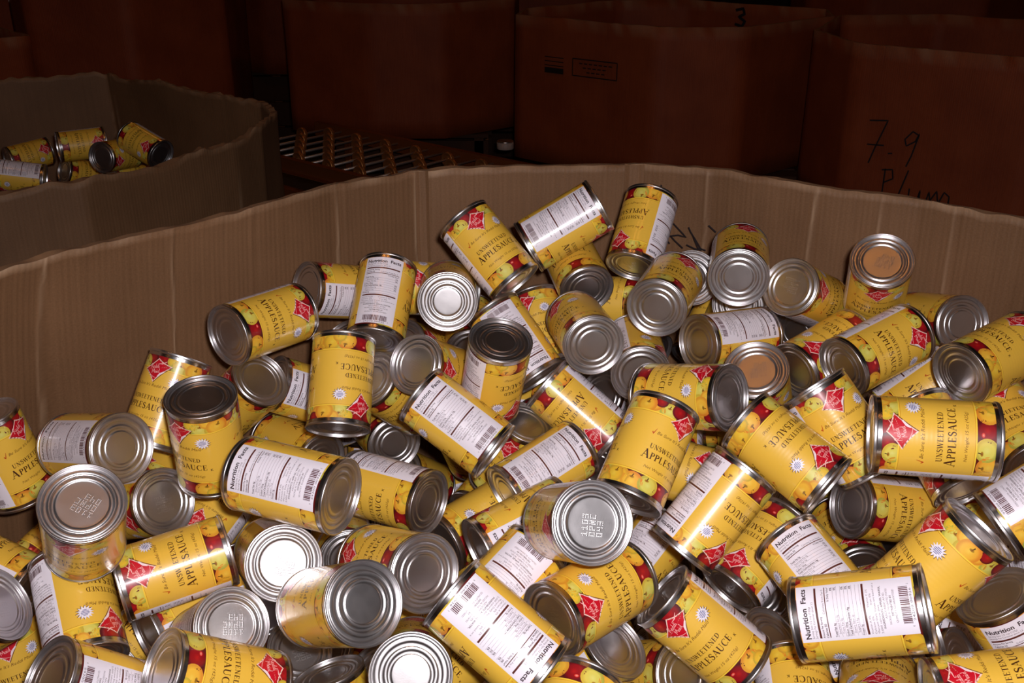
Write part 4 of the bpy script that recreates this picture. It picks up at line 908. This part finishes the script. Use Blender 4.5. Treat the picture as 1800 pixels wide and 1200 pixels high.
GLIMPSED = [
 ((-0.4671,1.0666,-0.8319),(-0.2444,0.9697,0.0000),(0.8997,0.2267,-0.3729),'can buried deep in the gap between white-streaked can and inverted strip can'),
 ((0.2035,1.0469,-0.8903),(-0.9887,-0.1500,0.0000),(-0.1335,0.8794,0.4569),'can buried deep in the gap between dark-ended strip can and bottom pinkish ringed can'),
 ((0.5539,0.9602,-0.7881),(-0.6735,-0.7392,0.0000),(-0.7367,0.6712,-0.0817),'can buried deep in the gap between oval-topped corner can and slim brown ringed end'),
 ((0.1083,1.0583,-0.8391),(-0.9561,-0.2930,0.0000),(-0.2780,0.9071,0.3160),'can buried deep beside the black-ended yellow can'),
 ((-0.1868,1.0293,-0.9060),(-0.2977,0.9547,0.0000),(0.6949,0.2167,-0.6857),'can buried deep in the gap between slanted seam can and silvery reflecting can'),
 ((-0.3834,1.1360,-0.7656),(-0.7467,0.6651,0.0000),(0.6138,0.6891,0.3853),'can buried deep in the gap between brilliant coded disc and pale glimpsed can'),
 ((0.0057,1.3633,-0.6933),(-0.2532,-0.9674,0.0000),(-0.9598,0.2512,-0.1251),'can buried deep in the gap between upside-down facts can and pitted highlight can'),
 ((0.1590,1.3020,-0.6613),(0.6214,-0.7835,0.0000),(-0.6760,-0.5362,0.5054),'can buried deep in the gap between pitted highlight can and nearly black end disc'),
 ((-0.1372,0.9483,-0.7303),(-0.3075,0.9516,0.0000),(0.7696,0.2487,-0.5882),'can buried deep in the gap between grey end behind it and white-centred bottom end'),
 ((0.2127,1.1952,-0.6297),(0.9892,-0.1467,0.0000),(-0.1281,-0.8635,-0.4878),'can buried deep in the gap between golden-streaked tall can and glimpsed burst can'),
 ((-0.0662,1.2817,-0.7094),(0.9620,-0.2731,0.0000),(-0.1603,-0.5647,0.8095),'can buried deep in the gap between tilted full facts can and pinkish ringed end'),
 ((0.3366,1.1701,-0.6905),(-0.2848,-0.9586,0.0000),(-0.9326,0.2771,0.2315),'can buried deep in the gap between large inverted-name can and inverted slanting can'),
 ((-0.0726,0.8604,-0.7556),(-0.8305,0.5570,0.0000),(0.5562,0.8292,0.0558),'can buried deep in the gap between dented facts can and white-centred bottom end'),
 ((0.4295,1.0971,-0.7567),(1.0000,-0.0090,0.0000),(-0.0090,-0.9994,-0.0337),'can buried deep in the gap between half-covered facts can and downward lettered lower can'),
 ((0.0742,0.8333,-0.7323),(-0.3569,-0.9342,0.0000),(-0.5266,0.2012,-0.8260),'can buried deep in the gap between black-ended yellow can and bottom apple-rim can'),
 ((0.3249,1.1449,-0.8726),(-0.7753,-0.6316,0.0000),(-0.5803,0.7124,-0.3947),'can buried deep in the gap between large level facts can and steel rim slice'),
 ((-0.5280,1.0163,-0.6977),(-0.8451,0.5346,0.0000),(0.5067,0.8010,0.3190),'can buried deep in the gap between copper-topped standing can and white-cornered can'),
 ((-0.0852,1.4322,-0.8739),(0.4044,-0.9146,0.0000),(-0.9137,-0.4040,-0.0432),'can buried deep in the gap between deep foot can and pinkish ringed end'),
 ((0.1021,1.1807,-0.7223),(-0.9755,-0.2199,0.0000),(-0.1230,0.5457,-0.8289),'can buried deep in the gap between golden-streaked tall can and rising facts can'),
 ((-0.2211,1.4020,-0.8380),(0.0000,-0.9309,0.3654),(-0.0169,0.3653,0.9307),'can buried deep in the gap between can reading SAUCE and small grey ringed end'),
 ((0.1930,1.1951,-0.8671),(-0.2167,-0.9762,0.0000),(-0.9007,0.2000,-0.3857),'can buried deep in the gap between dark-ended strip can and long streaked can'),
 ((-0.0301,1.0804,-0.7950),(0.7944,0.6074,-0.0000),(0.6068,-0.7935,-0.0456),'can buried deep in the gap between dented facts can and highlighted apple-rim can'),
 ((-0.1288,0.9436,-0.8449),(-0.8253,0.5647,0.0000),(0.4131,0.6037,-0.6818),'can buried deep in the gap between white-centred bottom end and slanted seam can'),
 ((-0.4520,1.1743,-0.6891),(0.9746,-0.2241,0.0000),(-0.2209,-0.9607,-0.1678),'can buried deep in the gap between olive end disc and can against the bare wall'),
 ((0.4039,0.9589,-0.7377),(0.7328,0.6805,-0.0000),(0.5316,-0.5724,0.6243),'can buried deep in the gap between large level facts can and big burst can'),
 ((0.3274,1.2774,-0.6776),(0.2991,0.9542,-0.0000),(0.9504,-0.2979,0.0894),'can buried deep in the gap between brown disc lying can and large inverted-name can'),
 ((-0.3214,1.0373,-0.7847),(0.8877,0.4605,-0.0000),(0.4604,-0.8874,-0.0233),'can buried deep in the gap between grey coded disc and brilliant coded disc'),
 ((0.5702,0.9767,-0.6670),(-0.7169,-0.6972,0.0000),(-0.6801,0.6993,-0.2201),'can buried deep in the gap between big burst can and edge barcode can'),
 ((0.1611,1.1379,-0.7782),(-0.9292,-0.3696,0.0000),(-0.2630,0.6611,-0.7027),'can buried deep in the gap between blazing rim can and golden-streaked tall can'),
 ((-0.2710,1.3734,-0.7315),(0.7103,-0.7039,0.0000),(-0.7032,-0.7097,0.0428),'can buried deep in the gap between upside-down can and amber ringed can'),
 ((0.5350,1.1326,-0.7502),(0.2583,-0.9661,0.0000),(-0.9589,-0.2563,-0.1219),'can buried deep in the gap between big burst can and downward lettered lower can'),
 ((0.0694,1.2439,-0.6509),(0.6973,0.7167,-0.0000),(0.6199,-0.6031,0.5020),'can buried deep in the gap between pitted highlight can and black gap disc'),
 ((0.3014,1.4394,-0.6022),(-0.7898,0.6134,0.0000),(0.4775,0.6149,0.6276),'can buried deep in the gap between barcode-topped lying can and bright sliver disc'),
 ((-0.3530,0.9244,-0.7241),(0.7084,-0.7058,0.0000),(-0.7057,-0.7084,-0.0115),'can buried deep in the gap between white-streaked can and grey coded disc'),
]
NEIGHBOUR = [
 ((-1.3190,2.7677,-0.6451),(-0.4863,0.4094,0.7720),(0.7311,0.6745,0.1028),'can in the neighbouring bin beside its long cardboard wall, red diamond uppermost'),
 ((-1.0724,2.5386,-0.5635),(-0.2704,0.4283,0.8622),(0.8658,0.4999,0.0232),'highest can in the neighbouring bin with white glint line beneath it'),
 ((-0.9756,2.5047,-0.5819),(-0.4821,0.0723,-0.8731),(-0.3289,-0.9386,0.1038),'can with dark end disc in the neighbouring bin'),
 ((-0.8849,2.4549,-0.5475),(0.5624,0.5267,0.6374),(0.8126,-0.4945,-0.3083),"can with tilted red diamond closest to the neighbouring bin's narrow end"),
 ((-1.1871,2.4257,-0.6173),(0.2789,-0.5269,0.8029),(-0.9564,-0.2275,0.1830),"can with pink facts panel partly behind the neighbouring bin's near rim"),
 ((-1.1457,2.6977,-0.6790),(-0.3087,0.6565,0.6882),(0.6694,0.6640,-0.3332),'can slanting down behind the near rim of the neighbouring bin'),
 ((-1.1835,2.5652,-0.7043),(-0.6905,0.7223,0.0379),(-0.5806,-0.5847,0.5666),'can just rising above the near rim of the neighbouring bin'),
 ((-0.9860,2.5904,-0.6614),(-0.6887,0.7240,-0.0396),(-0.7014,-0.6514,0.2893),'deep can between the dark end disc and the neighbouring bin rim'),
]
NDEEP = [
 ((-1.7183,2.7518,-0.8046),(-0.7667,-0.6420,0.0000),(-0.6382,0.7623,0.1079)),
 ((-1.5493,2.9072,-0.7583),(0.9963,0.0856,-0.0000),(0.0845,-0.9831,-0.1626)),
 ((-0.8502,2.3210,-0.7489),(0.1351,0.9908,-0.0000),(0.7363,-0.1004,0.6692)),
 ((-0.8147,2.7489,-0.8109),(-0.4852,-0.8744,0.0000),(-0.8739,0.4849,-0.0330)),
 ((-1.2391,2.5216,-0.8086),(0.6489,0.7609,-0.0000),(0.7602,-0.6483,0.0427)),
 ((-1.7337,2.1850,-0.8994),(0.9775,-0.2108,0.0000),(-0.2108,-0.9775,0.0001)),
 ((-1.1912,2.1070,-0.9054),(-0.5595,0.8289,0.0000),(0.7811,0.5272,0.3346)),
 ((-1.6907,2.0867,-0.7918),(0.9268,-0.3756,0.0000),(-0.3408,-0.8409,0.4204)),
 ((-0.8160,2.2525,-0.8200),(0.9965,0.0832,-0.0000),(0.0831,-0.9946,0.0627)),
 ((-1.1662,2.9116,-0.7851),(-0.0221,-0.9998,0.0000),(-0.9827,0.0217,0.1838)),
 ((-0.8343,2.2352,-0.9484),(0.7900,0.6130,-0.0000),(0.6111,-0.7875,-0.0796)),
 ((-1.2613,2.2029,-0.7613),(0.1935,-0.9811,0.0000),(-0.9774,-0.1927,0.0865)),
 ((-1.1231,2.3429,-0.9243),(0.9672,-0.2540,0.0000),(-0.2437,-0.9281,-0.2815)),
 ((-1.6836,2.3558,-0.9598),(0.6330,-0.7742,0.0000),(-0.7681,-0.6280,0.1254)),
 ((-1.5019,2.0898,-0.9195),(-1.0000,0.0038,0.0000),(0.0038,0.9982,-0.0601)),
 ((-1.6065,2.6907,-0.7319),(-0.2014,-0.9795,0.0000),(-0.9342,0.1921,0.3005)),
 ((-1.0724,2.3013,-0.7027),(0.3010,-0.9536,0.0000),(-0.9323,-0.2943,0.2103)),
 ((-1.2006,2.5018,-0.9366),(0.9906,-0.1369,0.0000),(-0.1358,-0.9828,0.1255)),
 ((-0.8658,2.1563,-0.6249),(-0.8827,-0.4699,0.0000),(-0.2792,0.5245,0.8043)),
 ((-1.5314,2.2355,-0.7132),(0.5337,-0.8457,0.0000),(-0.8279,-0.5225,0.2036)),
 ((-1.1040,2.0866,-0.7808),(-0.8108,-0.5854,0.0000),(-0.5707,0.7905,-0.2222)),
 ((-1.0842,2.7793,-0.9372),(0.7549,0.6558,-0.0000),(0.6497,-0.7479,0.1360)),
 ((-1.2971,2.1612,-0.9475),(-0.8111,-0.5849,0.0000),(-0.5843,0.8103,0.0454)),
 ((-1.7144,2.7958,-0.8877),(-0.2925,-0.9563,0.0000),(-0.9086,0.2779,-0.3119)),
 ((-1.3839,2.6416,-0.9385),(0.8150,0.5795,-0.0000),(0.5742,-0.8074,-0.1355)),
 ((-1.0507,2.4068,-0.8554),(-0.9668,-0.2555,0.0000),(-0.2448,0.9261,0.2871)),
 ((-1.6825,2.9315,-0.8113),(0.5733,0.8193,-0.0000),(0.8187,-0.5729,0.0389)),
 ((-1.6410,2.4510,-0.8817),(-0.1870,-0.9824,0.0000),(-0.9098,0.1732,0.3771)),
 ((-1.0481,2.8057,-0.8387),(0.3189,-0.9478,0.0000),(-0.7390,-0.2487,0.6261)),
 ((-1.1329,2.6564,-0.9350),(0.3413,-0.9400,0.0000),(-0.9342,-0.3392,0.1110)),
 ((-1.2721,2.7079,-0.8417),(-0.0718,0.9974,0.0000),(0.8629,0.0621,-0.5015)),
 ((-1.0566,2.1773,-0.7219),(-0.7605,-0.6493,0.0000),(-0.5873,0.6879,-0.4264)),
 ((-1.0888,2.9450,-0.8506),(-0.9294,-0.3691,0.0000),(-0.3640,0.9165,0.1656)),
 ((-1.3359,2.8842,-0.8546),(-0.8193,0.5733,0.0000),(0.5598,0.8001,0.2156)),
 ((-1.7085,2.5811,-0.9405),(-0.8781,0.4786,0.0000),(0.4280,0.7853,-0.4474)),
 ((-0.8265,2.5357,-0.8895),(-0.7933,0.6089,0.0000),(0.6076,0.7915,0.0660)),
 ((-1.6206,1.9928,-0.8727),(0.6210,-0.7838,0.0000),(-0.7543,-0.5977,-0.2718)),
 ((-0.7538,2.6421,-0.7351),(-0.8028,0.5963,0.0000),(0.5937,0.7994,-0.0925)),
 ((-1.5835,2.8395,-0.8548),(-0.7692,0.6390,0.0000),(0.6354,0.7648,-0.1065)),
 ((-1.3837,2.0518,-0.8763),(0.7581,0.6521,-0.0000),(0.6515,-0.7573,0.0445)),
 ((-1.6697,2.2883,-0.7587),(-0.3790,-0.9254,0.0000),(-0.8264,0.3384,-0.4500)),
 ((-1.2289,2.0788,-0.7972),(0.8788,-0.4772,0.0000),(-0.4308,-0.7934,0.4300)),
 ((-1.7474,2.5202,-0.8180),(-0.9644,0.2643,0.0000),(0.2609,0.9520,-0.1601)),
 ((-1.4244,2.8836,-0.9345),(0.9506,-0.3105,0.0000),(-0.3068,-0.9392,0.1540)),
 ((-0.9342,2.4294,-0.7423),(0.9340,0.3572,-0.0000),(0.3566,-0.9326,-0.0552)),
]
def place(p, X, Z, label, group):
    Z = Vector(Z).normalized(); X = Vector(X); X = (X - Z*X.dot(Z)).normalized(); Y = Z.cross(X)
    return make_can(p, X, Y, Z, label, group)
for p, X, Z, lb in CANS: place(p, X, Z, lb, 'cans heaped in the large cardboard bin')
for p, X, Z, lb in GLIMPSED: place(p, X, Z, lb, 'cans glimpsed in the gaps of the heap')
for p, X, Z in DEEP: place(p, X, Z, 'yellow can buried in the dark gaps under the top layer of the heaped bin', 'cans buried under the heap')
for p, X, Z, lb in NEIGHBOUR: place(p, X, Z, lb, 'cans in the half-filled bin')
for p, X, Z in NDEEP: place(p, X, Z, 'yellow can buried under the visible cans of the half-filled bin', 'cans buried in the half-filled bin')

# CARTON
place((-1.71,3.69,-.6255), (0,0,1), (.45,.9,0), 'tiny distant can with golden side lying on the closed carton, farther from the dark bin', 'cans on the closed carton')
place((-1.60,3.71,-.6255), (0,-.7,.7), (.1,.99,0), 'tiny distant can on the closed carton, closer to the tall dark bin corner', 'cans on the closed carton')
